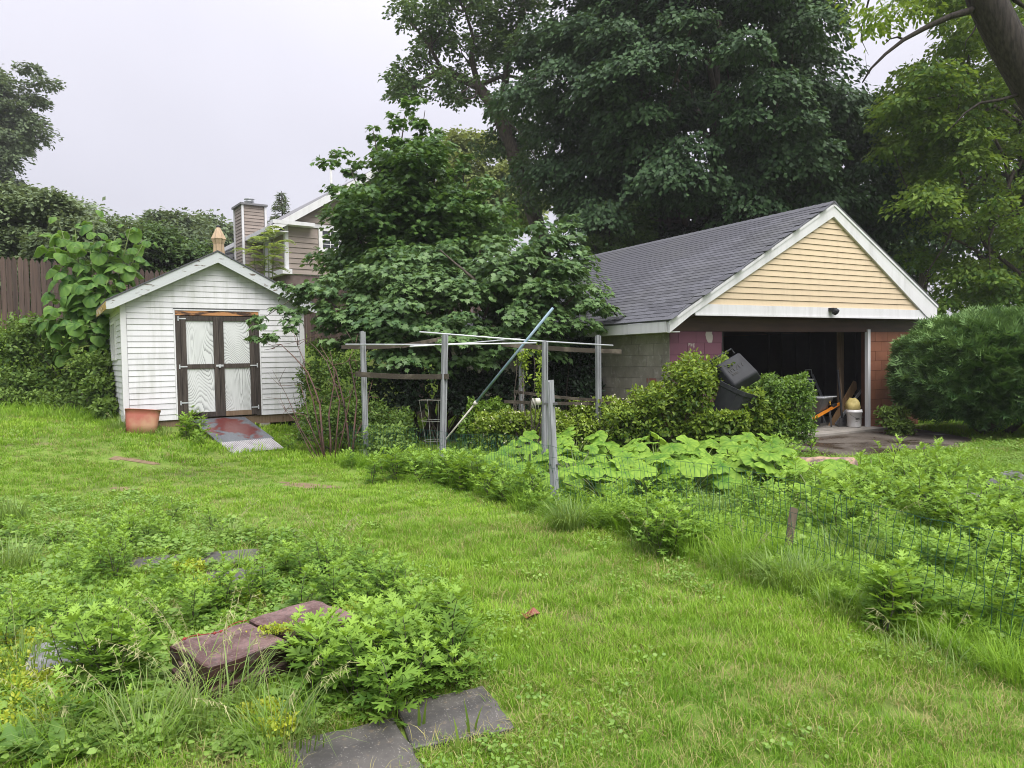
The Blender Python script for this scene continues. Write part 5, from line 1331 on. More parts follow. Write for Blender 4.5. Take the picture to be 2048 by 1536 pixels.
for k in range(40):
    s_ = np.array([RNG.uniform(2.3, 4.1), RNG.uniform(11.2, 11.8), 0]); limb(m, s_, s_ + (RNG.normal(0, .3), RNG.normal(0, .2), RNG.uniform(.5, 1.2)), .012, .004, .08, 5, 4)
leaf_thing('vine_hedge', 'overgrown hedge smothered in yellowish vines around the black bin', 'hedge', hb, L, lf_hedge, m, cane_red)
yb_ = P(1560, 820, 11.4); yb_[2] = 0
L = vol_leaves([PB(1560, 815, 11.35, .50, .5, .52, 3), PB(1530, 855, 11.3, .5, .45, .34, 1), PB(1590, 868, 11.3, .3, .35, .22, .5)], 17000, .05, T_OVAL, tone=.45)
m = MB()
for k in range(14):
    s_ = np.array([yb_[0] + RNG.normal(0, .2), 11.4, 0]); limb(m, s_, s_ + (RNG.normal(0, .3), RNG.normal(0, .2), RNG.uniform(.5, 1.0)), .016, .005, .08, 5, 4)
leaf_thing('yew_shrub', 'boxy fine leaved green shrub at the garage doorway, right of the bin', 'shrub', yb_, L, lf_yew, m, bark)
hn = P(1130, 850, 12.0); hn[2] = zgf(hn[0], hn[1])
L1_ = vol_leaves([PB(1080, 860, 12.1, .75, .4, .35, 2), PB(1210, 845, 12.0, .6, .4, .42, 2), PB(1000, 865, 12.0, .5, .4, .38, 1), PB(1270, 850, 12.0, .5, .4, .42, 1.2), PB(1150, 870, 11.7, .6, .3, .28, 1)], 15000, .06, T_OVAL, tone=.62)
hon = leaf_thing('honeysuckle', 'sprawling honeysuckle with cream blossoms below the trellis boards', 'shrub', hn, L1_, lf_hedge)
k = 900; sel = RNG.choice(len(L1_[0]) // 6, k, replace=False) * 6; fp_ = L1_[0][sel] + nz3(k, .03) + (0, -.03, .03)
LF = leaves(fp_, nz3(k) + (0, -1, 1), nz3(k), RNG.uniform(.02, .045, k), T_OVAL, RNG.random(k), 1.4)
o = link('blossoms', np_mesh('blossoms', LF[0] - hn, LF[1], lf_flower, LF[2]), hon); o['kind'] = 'stuff'
def simple_shrub(name, lab, px, py, Y, boxes, n, size, mat, tmpl=T_OVAL, tone=.5, group=None, stems=8, smat=None, sh=.4):
    b_ = P(px, py, Y); b_[2] = zgf(b_[0], b_[1])
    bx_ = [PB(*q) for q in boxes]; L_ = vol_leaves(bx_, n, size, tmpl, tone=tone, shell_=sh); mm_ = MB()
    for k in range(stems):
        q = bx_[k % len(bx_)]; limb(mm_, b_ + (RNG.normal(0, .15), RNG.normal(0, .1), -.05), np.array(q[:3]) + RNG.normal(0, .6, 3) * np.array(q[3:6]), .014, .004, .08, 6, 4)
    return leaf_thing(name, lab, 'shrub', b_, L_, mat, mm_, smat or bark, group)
simple_shrub('ferny_shrub', 'bright ferny bush behind the foot of the leaning pole', 975, 850, 12.5, [(975, 845, 12.5, .42, .3, .42, 2), (950, 870, 12.4, .3, .3, .3, 1), (1020, 870, 12.3, .4, .3, .3, 1)], 7000, .06, lf_yew, tone=.75)
simple_shrub('thicket_shrub', 'leafy yellowish shrub tangled behind the bare canes by the shed', 690, 810, 12.6, [(690, 770, 12.7, .42, .4, .6, 2), (640, 850, 12.6, .4, .4, .4, 1), (730, 850, 12.4, .5, .4, .45, 1.5), (780, 860, 12.2, .5, .4, .4, 1), (650, 720, 13.2, .3, .3, .4, .8), (625, 800, 13.3, .3, .3, .7, 1), (680, 850, 12.2, .4, .3, .35, 1)], 10000, .058, lf_bank, tone=.45)
simple_shrub('thicket_shrub', 'dark undergrowth under the spreading maple behind the tomato cage', 880, 800, 13.4, [(860, 780, 13.6, .9, .5, .55, 2), (960, 790, 13.6, .7, .5, .5, 2), (790, 790, 13.5, .6, .5, .5, 1), (1060, 790, 13.7, .6, .4, .5, 1)], 9000, .085, lf_dark, tone=.5)
simple_shrub('ivy', 'dark ivy hanging on the block wall beside the last trellis post', 1150, 740, 14.0, [(1150, 730, 14.1, .45, .3, .7, 2), (1100, 760, 14.2, .5, .3, .6, 2), (1175, 800, 13.8, .3, .3, .4, 1)], 8000, .085, lf_dark, tone=.4)
simple_shrub('vine', 'thin yellow green vine climbing the middle trellis posts', 1060, 760, 11.6, [(1050, 745, 12.3, .08, .08, .45, 1), (1080, 740, 11.2, .05, .05, .5, .8), (1045, 720, 12.3, .16, .1, .12, .6), (1070, 700, 11.6, .2, .1, .06, .4), (1078, 780, 11.0, .06, .06, .3, .6)], 420, .06, lf_hedge, tone=.8, sh=.1)
for k, (px, py, Y, w, lab) in enumerate(((1785, 862, 13.9, .28, 'small weedy shrub at the foot of the brown block wall'), (770, 905, 11.3, .4, 'low bushy weed by the foot of the leftmost trellis post'))):
    simple_shrub('weedy_shrub', lab, px, py, Y, [(px, py - 25, Y, w, w * .8, .24, 1), (px + 15, py - 5, Y - .2, w * .8, w * .7, .16, 1)], 1700, .07, lf_bank, tone=.7, stems=4)
# bushes on the bank at left
BK = [('bank_bush', 'tall wispy bush under the fence at the left edge', [(25, 720, 15.3, .5, .6, .85, 1), (60, 690, 15.5, .4, .5, .7, .8), (40, 780, 14.9, .55, .5, .5, .6)], .09, .42),
      ('bank_bush', 'dark leafy bush under the big leaved sapling left of the shed', [(140, 740, 15.6, .7, .6, .75, 1), (190, 760, 15.2, .45, .5, .65, .8), (120, 790, 15.0, .7, .5, .42, .6)], .11, .22),
      ('bank_bush', 'grassy green bush squeezed against the left wall of the shed', [(205, 800, 13.9, .3, .4, .5, 1), (190, 760, 14.3, .4, .4, .6, 1), (215, 830, 13.4, .18, .3, .32, .5)], .085, .55),
      ('bank_bush', 'low weedy fringe along the lawn below the bank', [(60, 800, 14.6, .9, .4, .22, 1), (140, 810, 14.5, .7, .4, .22, 1), (0, 795, 14.7, .6, .4, .25, 1)], .07, .6)]
for n_, lab, bxs, sz, tn in BK:
    simple_shrub(n_, lab, bxs[0][0], 800, bxs[0][2], bxs, 4000, sz, lf_bank, tone=tn, sh=.2)

# bare reddish canes in front of the right half of the shed
b = G(660, 905); b = np.array([b[0], b[1], zgf(b[0], b[1])])
m = MB()
for (pts, r) in (([(655, 900), (640, 810), (618, 740), (560, 690), (528, 700)], .02), ([(650, 905), (625, 800), (605, 720), (585, 660)], .016), ([(700, 910), (690, 820), (672, 740), (640, 690)], .022), ([(706, 905), (712, 800), (700, 720), (715, 670)], .018),
                 ([(660, 905), (655, 830), (668, 760), (660, 700)], .02), ([(640, 910), (600, 850), (570, 790), (545, 740)], .011), ([(665, 905), (680, 800), (655, 720), (610, 680), (548, 690)], .013), ([(690, 900), (735, 820), (745, 760)], .014),
                 ([(630, 905), (590, 840), (556, 800)], .009), ([(640, 800), (600, 770), (560, 770), (535, 745)], .008), ([(672, 900), (700, 790), (735, 700)], .014), ([(655, 900), (610, 830), (572, 820), (560, 780)], .008)):
    Y0 = 11.6 + RNG.uniform(-.3, .3); q = [P(x, y, Y0 + .15 * i) for i, (x, y) in enumerate(pts)]; q[0][2] = zgf(q[0][0], q[0][1]) - .05
    fine = []
    for i in range(len(q) - 1):
        for f in (0, .5): fine.append(q[i] + (q[i + 1] - q[i]) * f + RNG.normal(0, .012, 3))
    fine.append(q[-1]); m.tube(fine, [r * (1 - .85 * i / (len(fine) - 1)) for i in range(len(fine))], 5)
    for k in range(5):
        i = RNG.integers(1, len(fine) - 1); e = fine[i] + RNG.normal(0, .14, 3) + (0, 0, .1); m.tube([fine[i], (fine[i] + e) / 2 + RNG.normal(0, .02, 3), e], [r * .4, r * .3, .002], 4)
root = empty('bare_canes', b, 0, 'bare reddish brown canes arching in front of the white shed wall', 'shrub')
world_mb(m, b).build('canes', cane_red, root, True)

# the big leaved sapling (heart shaped leaves, each a piece of its own)
def disc_leaf(name, mat, rings, n, prof, outline, seed, wav=.04):
    """a leaf blade radiating from its stalk; outline(t) radius factor, prof(r) height"""
    g = np.random.default_rng(seed); V = [(0, 0, prof(0))]; ph = g.random() * 6
    for r in np.linspace(1 / rings, 1, rings):
        for k in range(n):
            t_ = 2 * math.pi * k / n; rr_ = r * outline(t_)
            V.append((rr_ * math.sin(t_), rr_ * math.cos(t_), prof(r) + wav * r * r * math.sin(t_ * 5 + ph) + wav * .6 * r * math.sin(t_ * 9 + ph)))
    T = [(0, 1 + k, 1 + (k + 1) % n) for k in range(n)]
    for j in range(rings - 1):
        for k in range(n):
            a, b2, c_, d_ = 1 + j * n + k, 1 + j * n + (k + 1) % n, 1 + (j + 1) * n + (k + 1) % n, 1 + (j + 1) * n + k
            T += [(a, d_, c_), (a, c_, b2)]
    tone = [.15] + list(np.clip(np.tile(.42 + .36 * (np.arange(n) % 2), rings) + np.repeat(np.linspace(-.18, .16, rings), n) + g.normal(0, .08, n * rings), 0, 1))  # vein stripes, plus the cup's shading painted in as a darker centre
    return np_mesh(name, V, T, mat, tone, smooth=True)
heart = lambda t_: (1 - .58 * max(0, -math.cos(t_)) ** 3) * (1 + .28 * max(0, math.cos(t_)) ** 6) * (1 - .12 * abs(math.sin(t_)) ** 2) * .8
cat_me = [disc_leaf('leaf', lf_catalpa, 3, 14, lambda r: -.42 * r * r + .05 * r, heart, k, .06) for k in range(3)]
def orient(dv, nr):
    y = Vector(dv).normalized(); z = Vector(nr); z = (z - y * z.dot(y)).normalized(); x = y.cross(z)
    return Matrix((x, y, z)).transposed().to_euler()
b = P(190, 720, 15.2); b[2] = zgf(b[0], b[1])
cat_ = empty('big_leaf_sapling', b, 0, 'tall sapling with very large heart shaped leaves between fence and shed', 'sapling')
m = MB(); nleaf = 0
stems = [(188, 432, 15.2), (150, 455, 15.0), (232, 470, 15.1), (130, 520, 14.9), (258, 520, 15.3), (115, 600, 14.8), (215, 560, 14.7), (170, 560, 14.7), (140, 640, 14.6), (205, 650, 14.5), (180, 500, 14.9), (240, 620, 14.9), (288, 485, 15.2), (98, 470, 15.0), (262, 452, 15.1), (118, 445, 15.1), (85, 640, 14.9), (205, 470, 14.8)]
for sx, sy, sY in stems:
    tip = P(sx, sy, sY); root_ = b + (RNG.normal(0, .12), RNG.normal(0, .1), .3); mid2 = (tip + root_) / 2 + (RNG.normal(0, .08), 0, .25)
    path = [root_ - (0, 0, .3), root_ * .5 + mid2 * .5, mid2, tip * .5 + mid2 * .5 + (0, 0, .08), tip]; m.tube(path, [.03, .026, .02, .014, .006], 6)
    for k in range(19):
        f = 1 - (k / 19) * .7; i = min(int(f * 4), 3); p = path[i] + (path[i + 1] - path[i]) * (f * 4 - i)
        a = k * 1.57 + RNG.uniform(-.5, .5) + sx; rad = np.array([math.cos(a), math.sin(a) * .8 - .15, RNG.uniform(-.05, .35)])
        e = p + rad * RNG.uniform(.18, .42); m.tube([p, e], [.006, .004], 4)
        dv = rad * .6 + (0, 0, -.75 + RNG.normal(0, .3)); nr = rad * .7 + np.array([0, -.25, .8]) + RNG.normal(0, .42, 3)
        s_ = RNG.uniform(.13, .235) * (1.05 - .45 * (k < 2))
        link('leaf', cat_me[nleaf % 3], cat_, e - b, orient(dv, nr), s_); nleaf += 1
world_mb(m, b).build('stems', stem_green, cat_, True)

# compound leaved sapling behind the shed roof and another at the shed's left foot
def frond(pos, nr, dv, sz, p0, d, L, pairs, ls, droop=.5):
    d = np.asarray(d, float); d /= np.linalg.norm(d); s_ = np.cross(d, (0, 0, 1.0)); s_ /= np.linalg.norm(s_); pts = []
    for k in range(pairs):
        f = (k + 1) / pairs; p = p0 + d * L * f + np.array([0, 0, -droop * L * f * f * .5]); pts.append(p)
        for e in (-1, 1): pos.append(p); nr.append((0.0 + RNG.normal(0, .2), -.2, 1)); dv.append(d * .55 + s_ * e + np.array([0, 0, -.25])); sz.append(ls * (.55 + .8 * math.sin(min(f * 1.1, 1) * 2.6 + .3)))
    return [p0] + pts
for px, py, Y, n_, lab, ht in ((520, 470, 17.6, 26, 'pale ferny sumac sapling rising behind the right slope of the shed roof', 2.2), (215, 690, 14.8, 10, 'small ferny sapling in the shade at the left wall of the shed', .9)):
    tip = P(px, py, Y); b = np.array([tip[0], Y, zgf(tip[0], Y)]); m = MB(); pos, nr, dv, sz = [], [], [], []
    for j in range(4 if n_ > 12 else 2):
        tj = tip + (RNG.normal(0, .55), RNG.normal(0, .3), RNG.uniform(-.5, .1) if j else 0); m.tube([b, (b + tj) / 2 + RNG.normal(0, .05, 3), tj], [.025, .018, .008], 5)
        for k in range(n_ // (4 if n_ > 12 else 2)):
            a = k * 2.4 + j; p0 = tj + (b - tj) * (k * .035); m.tube(frond(pos, nr, dv, sz, p0, (math.cos(a), math.sin(a), RNG.uniform(.25, .9)), RNG.uniform(.45, .7), 10, .15, 1.1), .004, 3, False)
    L = leaves(np.array(pos), np.array(nr, float), np.array(dv), np.array(sz), T_OVAL, np.clip(RNG.normal(.5, .25, len(pos)), 0, 1), .8)
    leaf_thing('sumac_sapling', lab, 'sapling', b, L, lf_sumac, m, stem_green)

def single_out(things, lab):
    left = list(things)
    rel = lambda o: o.location.x / max(o.location.y, .5)
    hgt = lambda o: o.dimensions.z * 1.0 if o.type == 'MESH' and False else (o.scale.z if o.type == 'MESH' else 1.0)
    for word, key in (('leftmost', lambda o: rel(o)), ('rightmost', lambda o: -rel(o)), ('nearest', lambda o: o.location.y), ('farthest', lambda o: -o.location.y)):
        if len(left) < 2: break
        o = min(left, key=key)
        if o is min(things, key=key): o['label'] = word + ' ' + lab; left.remove(o)
# the patch of big round leaves
rnd_o = lambda t_: (1 - .75 * max(0, -math.cos(t_)) ** 10) * (1 + .03 * math.cos(t_ * 9))
sq_me = [disc_leaf('leaf', lf_squash, 4, 22, lambda r: -.06 + .42 * r - .5 * r * r, rnd_o, k + 5, .09) for k in range(4)]
def squash():
    cs = [np.array(G(*q)[:2]) + RNG.normal(0, .05, 2) for q in ((1058, 958), (1095, 925), (1150, 968), (1160, 918), (1225, 905), (1235, 948), (1215, 998), (1295, 905), (1310, 945), (1295, 988), (1375, 915), (1385, 950), (1378, 988), (1445, 930), (1455, 968), (1525, 945), (1545, 975))]
    NS = len(cs)
    cs += [np.array(G(1480, 985)[:2]), np.array(G(1625, 1000)[:2]), np.array(G(1700, 1000)[:2]), np.array(G(1745, 980)[:2])]
    made = []
    for i, c_ in enumerate(cs):
        b_ = np.array([c_[0], c_[1], zgf(*c_)]); sp_ = i >= NS
        root = empty('squash_plant', b_, 0, 'large round leaved plant of the bright green patch in the garden' if not sp_ else 'lone round leaved plant among the weeds right of the bright patch', 'plant', 'round leaved plants in the garden patch' if not sp_ else 'round leaved plants scattered in the weeds')
        made.append(root); m = MB()
        for k in range(17 if not sp_ else 7):
            a = k * 2.4 + i; r_ = .12 + .42 * RNG.random(); h_ = RNG.uniform(.16, .47) * (1.12 - .5 * r_) * (.8 if sp_ else 1)
            e = np.array([r_ * math.cos(a), r_ * math.sin(a), h_]); m.tube([(0, 0, 0), e * (.5, .5, .62), e], [.011, .009, .007], 5)
            link('leaf', random.choice(sq_me), root, e, orient((math.cos(a) * 1.0, math.sin(a), -.2 + RNG.normal(0, .25)), (math.cos(a) * .35 + RNG.normal(0, .2), math.sin(a) * .35 - .42 + RNG.normal(0, .25), 1)), RNG.uniform(.09, .19))
        m.build('stalks', stem_green, root, True)
    for grp in (made[:NS], made[NS:]): single_out(grp, grp[0]['label'])
squash()

# ------------------------------------------------------------------ weeds, one by one where they show large
def mugwort_mesh(seed, h, n, lmax, branch=0, narrow=1.0):
    g = np.random.default_rng(seed); m = MB(); pos, nr, dv, sz, tn = [], [], [], [], []
    def stem(b_, tip, nn, lm, r):
        bend = g.normal(0, .03, 3); path = [b_ + (tip - b_) * f + bend * math.sin(f * 3.1) for f in np.linspace(0, 1, 6)]
        m.tube(path, [r * (1 - .7 * i / 5) for i in range(6)], 5, False)
        for k in range(nn):
            f = .04 + .96 * (k / max(nn - 1, 1)) ** .85; i = min(int(f * 5), 4); p = path[i] + (path[i + 1] - path[i]) * (f * 5 - i)
            a = k * 2.4 + g.normal(0, .3); up = .12 + .85 * f ** 2; rad = np.array([math.cos(a), math.sin(a), up])
            pet = p + rad * .015; pos.append(pet); dv.append(rad + g.normal(0, .15, 3)); nr.append(np.array([0, 0, 1]) + np.array([-math.cos(a), -math.sin(a), 0]) * up * .8 + g.normal(0, .18, 3))
            sz.append(1.12 * lm * (.62 + .55 * math.sin(min(1, f * 1.15) * math.pi * .9 + .25)) * g.uniform(.8, 1.15)); tn.append(.22 + .55 * f ** 1.5 + g.normal(0, .08))
        for k in range(5):
            a = k * 1.26 + g.random(); rad = np.array([math.cos(a) * .5, math.sin(a) * .5, .9]); pos.append(path[-1]); dv.append(rad); nr.append(np.array([-math.cos(a), -math.sin(a), .6])); sz.append(lm * g.uniform(.38, .55)); tn.append(.9)
    t_ = np.array([g.normal(0, .05), g.normal(0, .05), h]); stem(np.zeros(3), t_, n, lmax, .0055)
    for j in range(branch):
        a = g.random() * 6.28; st = t_ * g.uniform(.0, .3); stem(st, st + np.array([math.cos(a) * .14, math.sin(a) * .14, h * g.uniform(.45, .75)]), n // 2, lmax * .9, .004)
    L_ = leaves(np.array(pos), np.array(nr), np.array(dv), np.array(sz), T_MUG, np.clip(tn, 0, 1), narrow)
    return m.mesh('mugwort', stem_dark), np_mesh('foliage', L_[0], L_[1], lf_mug, L_[2])
MUG = [mugwort_mesh(1, .42, 22, .125, 2, 1.1), mugwort_mesh(2, .36, 20, .12, 3, 1.15), mugwort_mesh(3, .48, 26, .115, 2), mugwort_mesh(4, .30, 17, .11, 3, 1.1), mugwort_mesh(5, .52, 30, .10, 3, .9), mugwort_mesh(6, .26, 15, .10, 2, 1.1)]
mug_src = {}
def weed(c, k, s, lab, group):
    if k not in mug_src:
        r_ = link('mugwort', MUG[k][0]); link('foliage', MUG[k][1], r_); mug_src[k] = r_
    else:
        src = mug_src[k]; r_ = src.copy(); COL.objects.link(r_)
        f_ = src.children[0].copy(); COL.objects.link(f_); f_.parent = r_
    r_.location = (c[0], c[1], zgf(c[0], c[1]) - .01); r_.rotation_euler = (RNG.normal(0, .06), RNG.normal(0, .06), RNG.random() * 6.28); r_.scale = (s, s, s * RNG.uniform(.9, 1.1))
    tag(r_, lab, 'weed', group); return r_
def on_paver(x, y, mg=.0):
    x = np.asarray(x); y = np.asarray(y); o = np.zeros(x.shape, bool)
    for (cx_, cy_, w, d, rz) in PAV + [(q[0], q[1], .42, .42, rzb) for q in BENCH]:
        dx, dy = x - cx_, y - cy_; u, v = dx * math.cos(rz) + dy * math.sin(rz), -dx * math.sin(rz) + dy * math.cos(rz)
        o |= (np.abs(u) < w / 2 + mg) & (np.abs(v) < d / 2 + mg)
    return o
def weeds(poly, n, kinds, s0, s1, lab, group, mind=.1):
    pl_ = np.array([G(*q)[:2] for q in poly]); lo, hi = pl_.min(0), pl_.max(0); got = []; tries = 0; made = []
    while len(got) < n and tries < 6000:
        tries += 1; q = lo + RNG.random(2) * (hi - lo)
        if not inpoly(q[0], q[1], pl_) or on_paver(q[0], q[1], .05) or np.hypot(q[0] - q0[0] + .05, q[1] - q0[1] + .25) < .38: continue
        if any(np.linalg.norm(q - c_) < mind for c_ in got): continue
        got.append(q); made.append(weed(q, kinds[RNG.integers(len(kinds))], RNG.uniform(s0, s1), lab, group))
    single_out(made, lab)
weeds([(600, 1330), (700, 1290), (900, 1300), (930, 1370), (860, 1420), (740, 1450), (620, 1430)], 26, [0, 1, 3, 1], .62, .92, 'leafy mugwort in the lush clump right of the dark red slabs', 'mugwort clump right of the red slabs', .085)
weeds([(560, 1225), (680, 1190), (860, 1215), (930, 1270), (880, 1300), (700, 1270)], 14, [0, 2, 3], .5, .75, 'leafy mugwort growing just behind the far end of the red slabs', 'mugwort behind the red slabs', .1)
weeds([(150, 1355), (235, 1335), (275, 1385), (250, 1420), (170, 1420)], 9, [0, 1, 2], .7, .95, 'tall leafy mugwort between the grey paver and the red slabs', 'mugwort left of the red slabs', .09)
weeds([(200, 1265), (330, 1225), (520, 1195), (560, 1225), (440, 1250), (330, 1290), (200, 1320)], 15, [0, 2, 4, 2], .5, .72, 'bright mugwort standing along the back edge of the red slabs', 'mugwort behind the near slabs', .09)
weeds([(0, 1270), (120, 1240), (180, 1310), (80, 1330), (0, 1330)], 6, [0, 2, 3], .45, .65, 'mugwort near the left edge above the grey paver', 'mugwort at the left edge', .12)
weeds([(130, 1165), (150, 1120), (290, 1095), (270, 1140), (240, 1185)], 13, [0, 2, 4], .5, .72, 'mugwort tuft left of the far sunken pavers', 'mugwort left of the far pavers', .12)
weeds([(540, 1190), (560, 1120), (700, 1135), (800, 1180), (780, 1210), (640, 1185)], 13, [2, 4, 0], .5, .78, 'mugwort right of the far sunken pavers beside the lawn', 'mugwort right of the far pavers', .14)
weeds([(100, 1080), (330, 1040), (540, 1070), (560, 1100), (330, 1095), (120, 1120)], 12, [3, 5, 4], .45, .7, 'small mugwort in the weeds beyond the far pavers', 'small weeds beyond the far pavers', .16)
weeds([(1180, 1020), (1330, 975), (1480, 985), (1600, 1000), (1600, 1060), (1450, 1090), (1300, 1090)], 15, [0, 1, 2, 4], .6, .95, 'mugwort behind the wire fence in front of the big leaved patch', 'mugwort before the big leaved patch', .15)
weeds([(1400, 960), (1560, 930), (1640, 945), (1600, 985)], 10, [2, 4], .65, .95, 'mugwort poking out of the right end of the big leaved patch', 'mugwort at the right end of the patch', .2)
weeds([(1750, 1010), (1790, 965), (1900, 975), (1920, 1020), (1840, 1040)], 16, [4, 2], .8, 1.12, 'tall feathery mugwort in the stand left of the right edge rock', 'tall mugwort by the rock', .18)
weeds([(1600, 1010), (1760, 1000), (1780, 1080), (1640, 1090)], 20, [0, 2, 4], .65, 1.05, 'mugwort between the wooden stake and the tall stand', 'mugwort beyond the stake', .17)
weeds([(1840, 1050), (2080, 1030), (2120, 1130), (1900, 1130)], 22, [0, 2, 1], .7, 1.05, 'mugwort at the right edge beyond the wire fence', 'mugwort at the right edge', .18)
weeds([(1960, 1140), (2100, 1150), (2100, 1250), (1990, 1230)], 8, [0, 1], .6, .85, 'mugwort close to the fence at the right edge', 'mugwort by the fence at the right edge', .15)
weeds([(1720, 1260), (1820, 1210), (1850, 1250), (1790, 1300)], 6, [0, 1, 3], .7, .95, 'mugwort sprouting through the wire fence right of the stake', 'mugwort in the fence', .12)
weeds([(1060, 1010), (1110, 1040), (1010, 1010), (900, 985), (880, 960), (960, 960)], 20, [1, 3, 5], .9, 1.25, 'bushy mugwort along the fence foot left of the grey fence post', 'mugwort left of the fence post', .13)
weeds([(1240, 1085), (1340, 1075), (1380, 1110), (1290, 1125)], 7, [1, 2], .8, 1.05, 'mugwort leaning on the wire fence between post and stake', 'mugwort between post and stake', .12)
weeds([(700, 960), (760, 935), (880, 945), (850, 970), (760, 975)], 9, [3, 5, 1], .8, 1.2, 'small mugwort at the feet of the left trellis posts', 'mugwort by the trellis', .16)
weeds([(365, 880), (395, 840), (415, 860), (420, 900), (400, 900)], 7, [1, 3], .75, 1.1, 'leafy weed crowding the left side of the shed ramp', 'weeds by the ramp', .12)
weeds([(570, 900), (600, 860), (640, 880), (640, 915)], 6, [3, 5], .8, 1.1, 'leafy weed on the right side of the shed ramp', 'weeds right of the ramp', .14)

# grass clumps that stand out
def blades(n, h, spread, lean, w, g, curve=1.0, up=1.0):
    a = g.random(n) * 6.283; b_ = np.sqrt(g.random(n)) * spread; base = np.stack([np.cos(a) * b_, np.sin(a) * b_, np.zeros(n)], 1)
    a2 = a + g.normal(0, .9, n); H = h * g.uniform(.5, 1.1, n); l_ = lean * g.uniform(.2, 1.3, n); d = np.stack([np.cos(a2), np.sin(a2), np.zeros(n)], 1); s_ = np.stack([-np.sin(a2), np.cos(a2), np.zeros(n)], 1)
    V = np.zeros((n, 7, 3)); ww = (w * g.uniform(.7, 1.2, n))[:, None]
    for j, f in enumerate((0, .4, .75)):
        c_ = base + d * (l_ * H * f ** (1 + curve))[:, None] + np.array([0, 0, 1]) * (H * f * (1 - .3 * curve * l_ * f * f) * up)[:, None]
        wk = ww * (1, .85, .5)[j]; V[:, 2 * j] = c_ - s_ * wk; V[:, 2 * j + 1] = c_ + s_ * wk
    f = 1.0; V[:, 6] = base + d * (l_ * H)[:, None] + np.array([0, 0, 1]) * (H * (1 - .42 * curve * l_) * up)[:, None]
    T = np.array([(0, 1, 3), (0, 3, 2), (2, 3, 5), (2, 5, 4), (4, 5, 6)]); T = (T[None] + (np.arange(n) * 7)[:, None, None]).reshape(-1, 3)
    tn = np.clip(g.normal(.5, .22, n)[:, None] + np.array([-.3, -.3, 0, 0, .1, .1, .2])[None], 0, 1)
    return V.reshape(-1, 3), T, tn.ravel()
def clump(px, py, n, h, spread, lean, w, lab, stalks=0, mat=None, seed=0):
    c_ = G(px, py); g = np.random.default_rng(seed + px); L_ = blades(n, h, spread, lean, w, g, 1.1)
    o = link('grass_clump', np_mesh('grass_clump', L_[0], L_[1], mat or lf_tall, L_[2]), None, c_ - (0, 0, .01)); tag(o, lab, 'grass')
    if stalks:
        m = MB()
        for k in range(stalks):
            a = g.random() * 6.28; hh = h * g.uniform(1.15, 1.75); ln = hh * g.uniform(.2, .75); d_ = np.array([math.cos(a), math.sin(a), 0])
            p_ = [np.array([0, 0, hh * f * (1 - .12 * f * f)]) + d_ * ln * f ** 1.8 + d_ * spread * .4 for f in np.linspace(0, 1, 7)]; m.tube(p_, [.0017 - .00018 * i for i in range(7)], 4, False)
            for j in range(16):
                f = .72 + .28 * j / 15; q = p_[0] * 0 + np.array([0, 0, hh * f * (1 - .12 * f * f)]) + d_ * ln * f ** 1.8 + d_ * spread * .4
                e = q + d_ * .012 + g.normal(0, .014, 3) + (0, 0, -.012); m.tube([q, e], [.0022, .0008], 3, False)
        m.build('seed_stalks', seed_mat, o)
seed_mat = M('seed_stalk', (.34, .33, .16), (.24, .27, .1), 9, .7)
clump(430, 1440, 150, .40, .2, .95, .0035, 'tall arching grass clump in front of the red slabs', 12)
clump(560, 1500, 150, .32, .18, 1.0, .003, 'arching grass clump between the red slabs and the nearest paver', 6)
clump(300, 1490, 160, .33, .2, .95, .0035, 'coarse grass clump at the bottom left below the red slabs', 7)
clump(150, 1480, 140, .26, .2, .9, .004, 'coarse grass clump near the bottom left corner', 4)
clump(40, 1360, 140, .3, .2, .8, .003, 'tall grass clump at the left edge left of the grey paver', 5)
clump(20, 1150, 170, .38, .16, .7, .004, 'tall grass clump at the left edge in the middle distance', 3)
clump(18, 1050, 150, .36, .14, .5, .005, 'upright grass clump at the left edge near the lawn', 0)
clump(1140, 1062, 260, .40, .13, 1.0, .0045, 'pale arching grass clump at the foot of the grey fence post', 0)
clump(1590, 1178, 330, .33, .22, 1.05, .004, 'pale arching grass clump below the wooden stake', 0)
clump(1480, 1150, 160, .26, .2, .9, .003, 'thin grass clump along the fence left of the stake', 5)
clump(1300, 1105, 170, .26, .22, .9, .003, 'straw tinted grass clump midway between fence post and stake', 6)
clump(1690, 1235, 130, .24, .16, .8, .0035, 'green grass clump along the fence right of the stake', 0)
clump(935, 975, 150, .42, .12, .45, .004, 'upright bluish grass clump by the second trellis post', 0)
clump(1850, 1330, 140, .22, .22, .8, .003, 'thin grass clump at the lawn edge near the right corner', 5)
clump(450, 1085, 120, .26, .14, .7, .003, 'grass clump just beyond the far grey pavers', 4)
clump(660, 1130, 100, .3, .12, .5, .0025, 'wispy grass clump right of the far pavers', 8)
clump(235, 860, 150, .3, .2, .5, .004, 'green grass clump crowding the red tub', 3)
clump(320, 870, 120, .2, .2, .7, .004, 'short grass clump between tub and ramp', 0)
clump(1420, 1040, 150, .4, .2, .7, .004, 'grass clump behind the wire fence above the stake', 0)
clump(1700, 1130, 180, .38, .26, .8, .004, 'grass clump inside the fence right of the stake', 3)
for px, py, h_, lab in ((840, 1460, .16, 'young lily shoot on the edge of the chipped paver'), (915, 1520, .2, 'young lily shoot with pale sheath at the bottom edge'), (945, 1480, .18, 'slender lily shoot right of the chipped paver')):
    c_ = G(px, py); g = np.random.default_rng(px); L_ = blades(4, h_, .02, .3, .0075, g, .6); tag(link('lily_shoot', np_mesh('lily_shoot', L_[0], L_[1], lf_lime, np.clip(L_[2] + .3, 0, 1)), None, c_), lab, 'shoot')

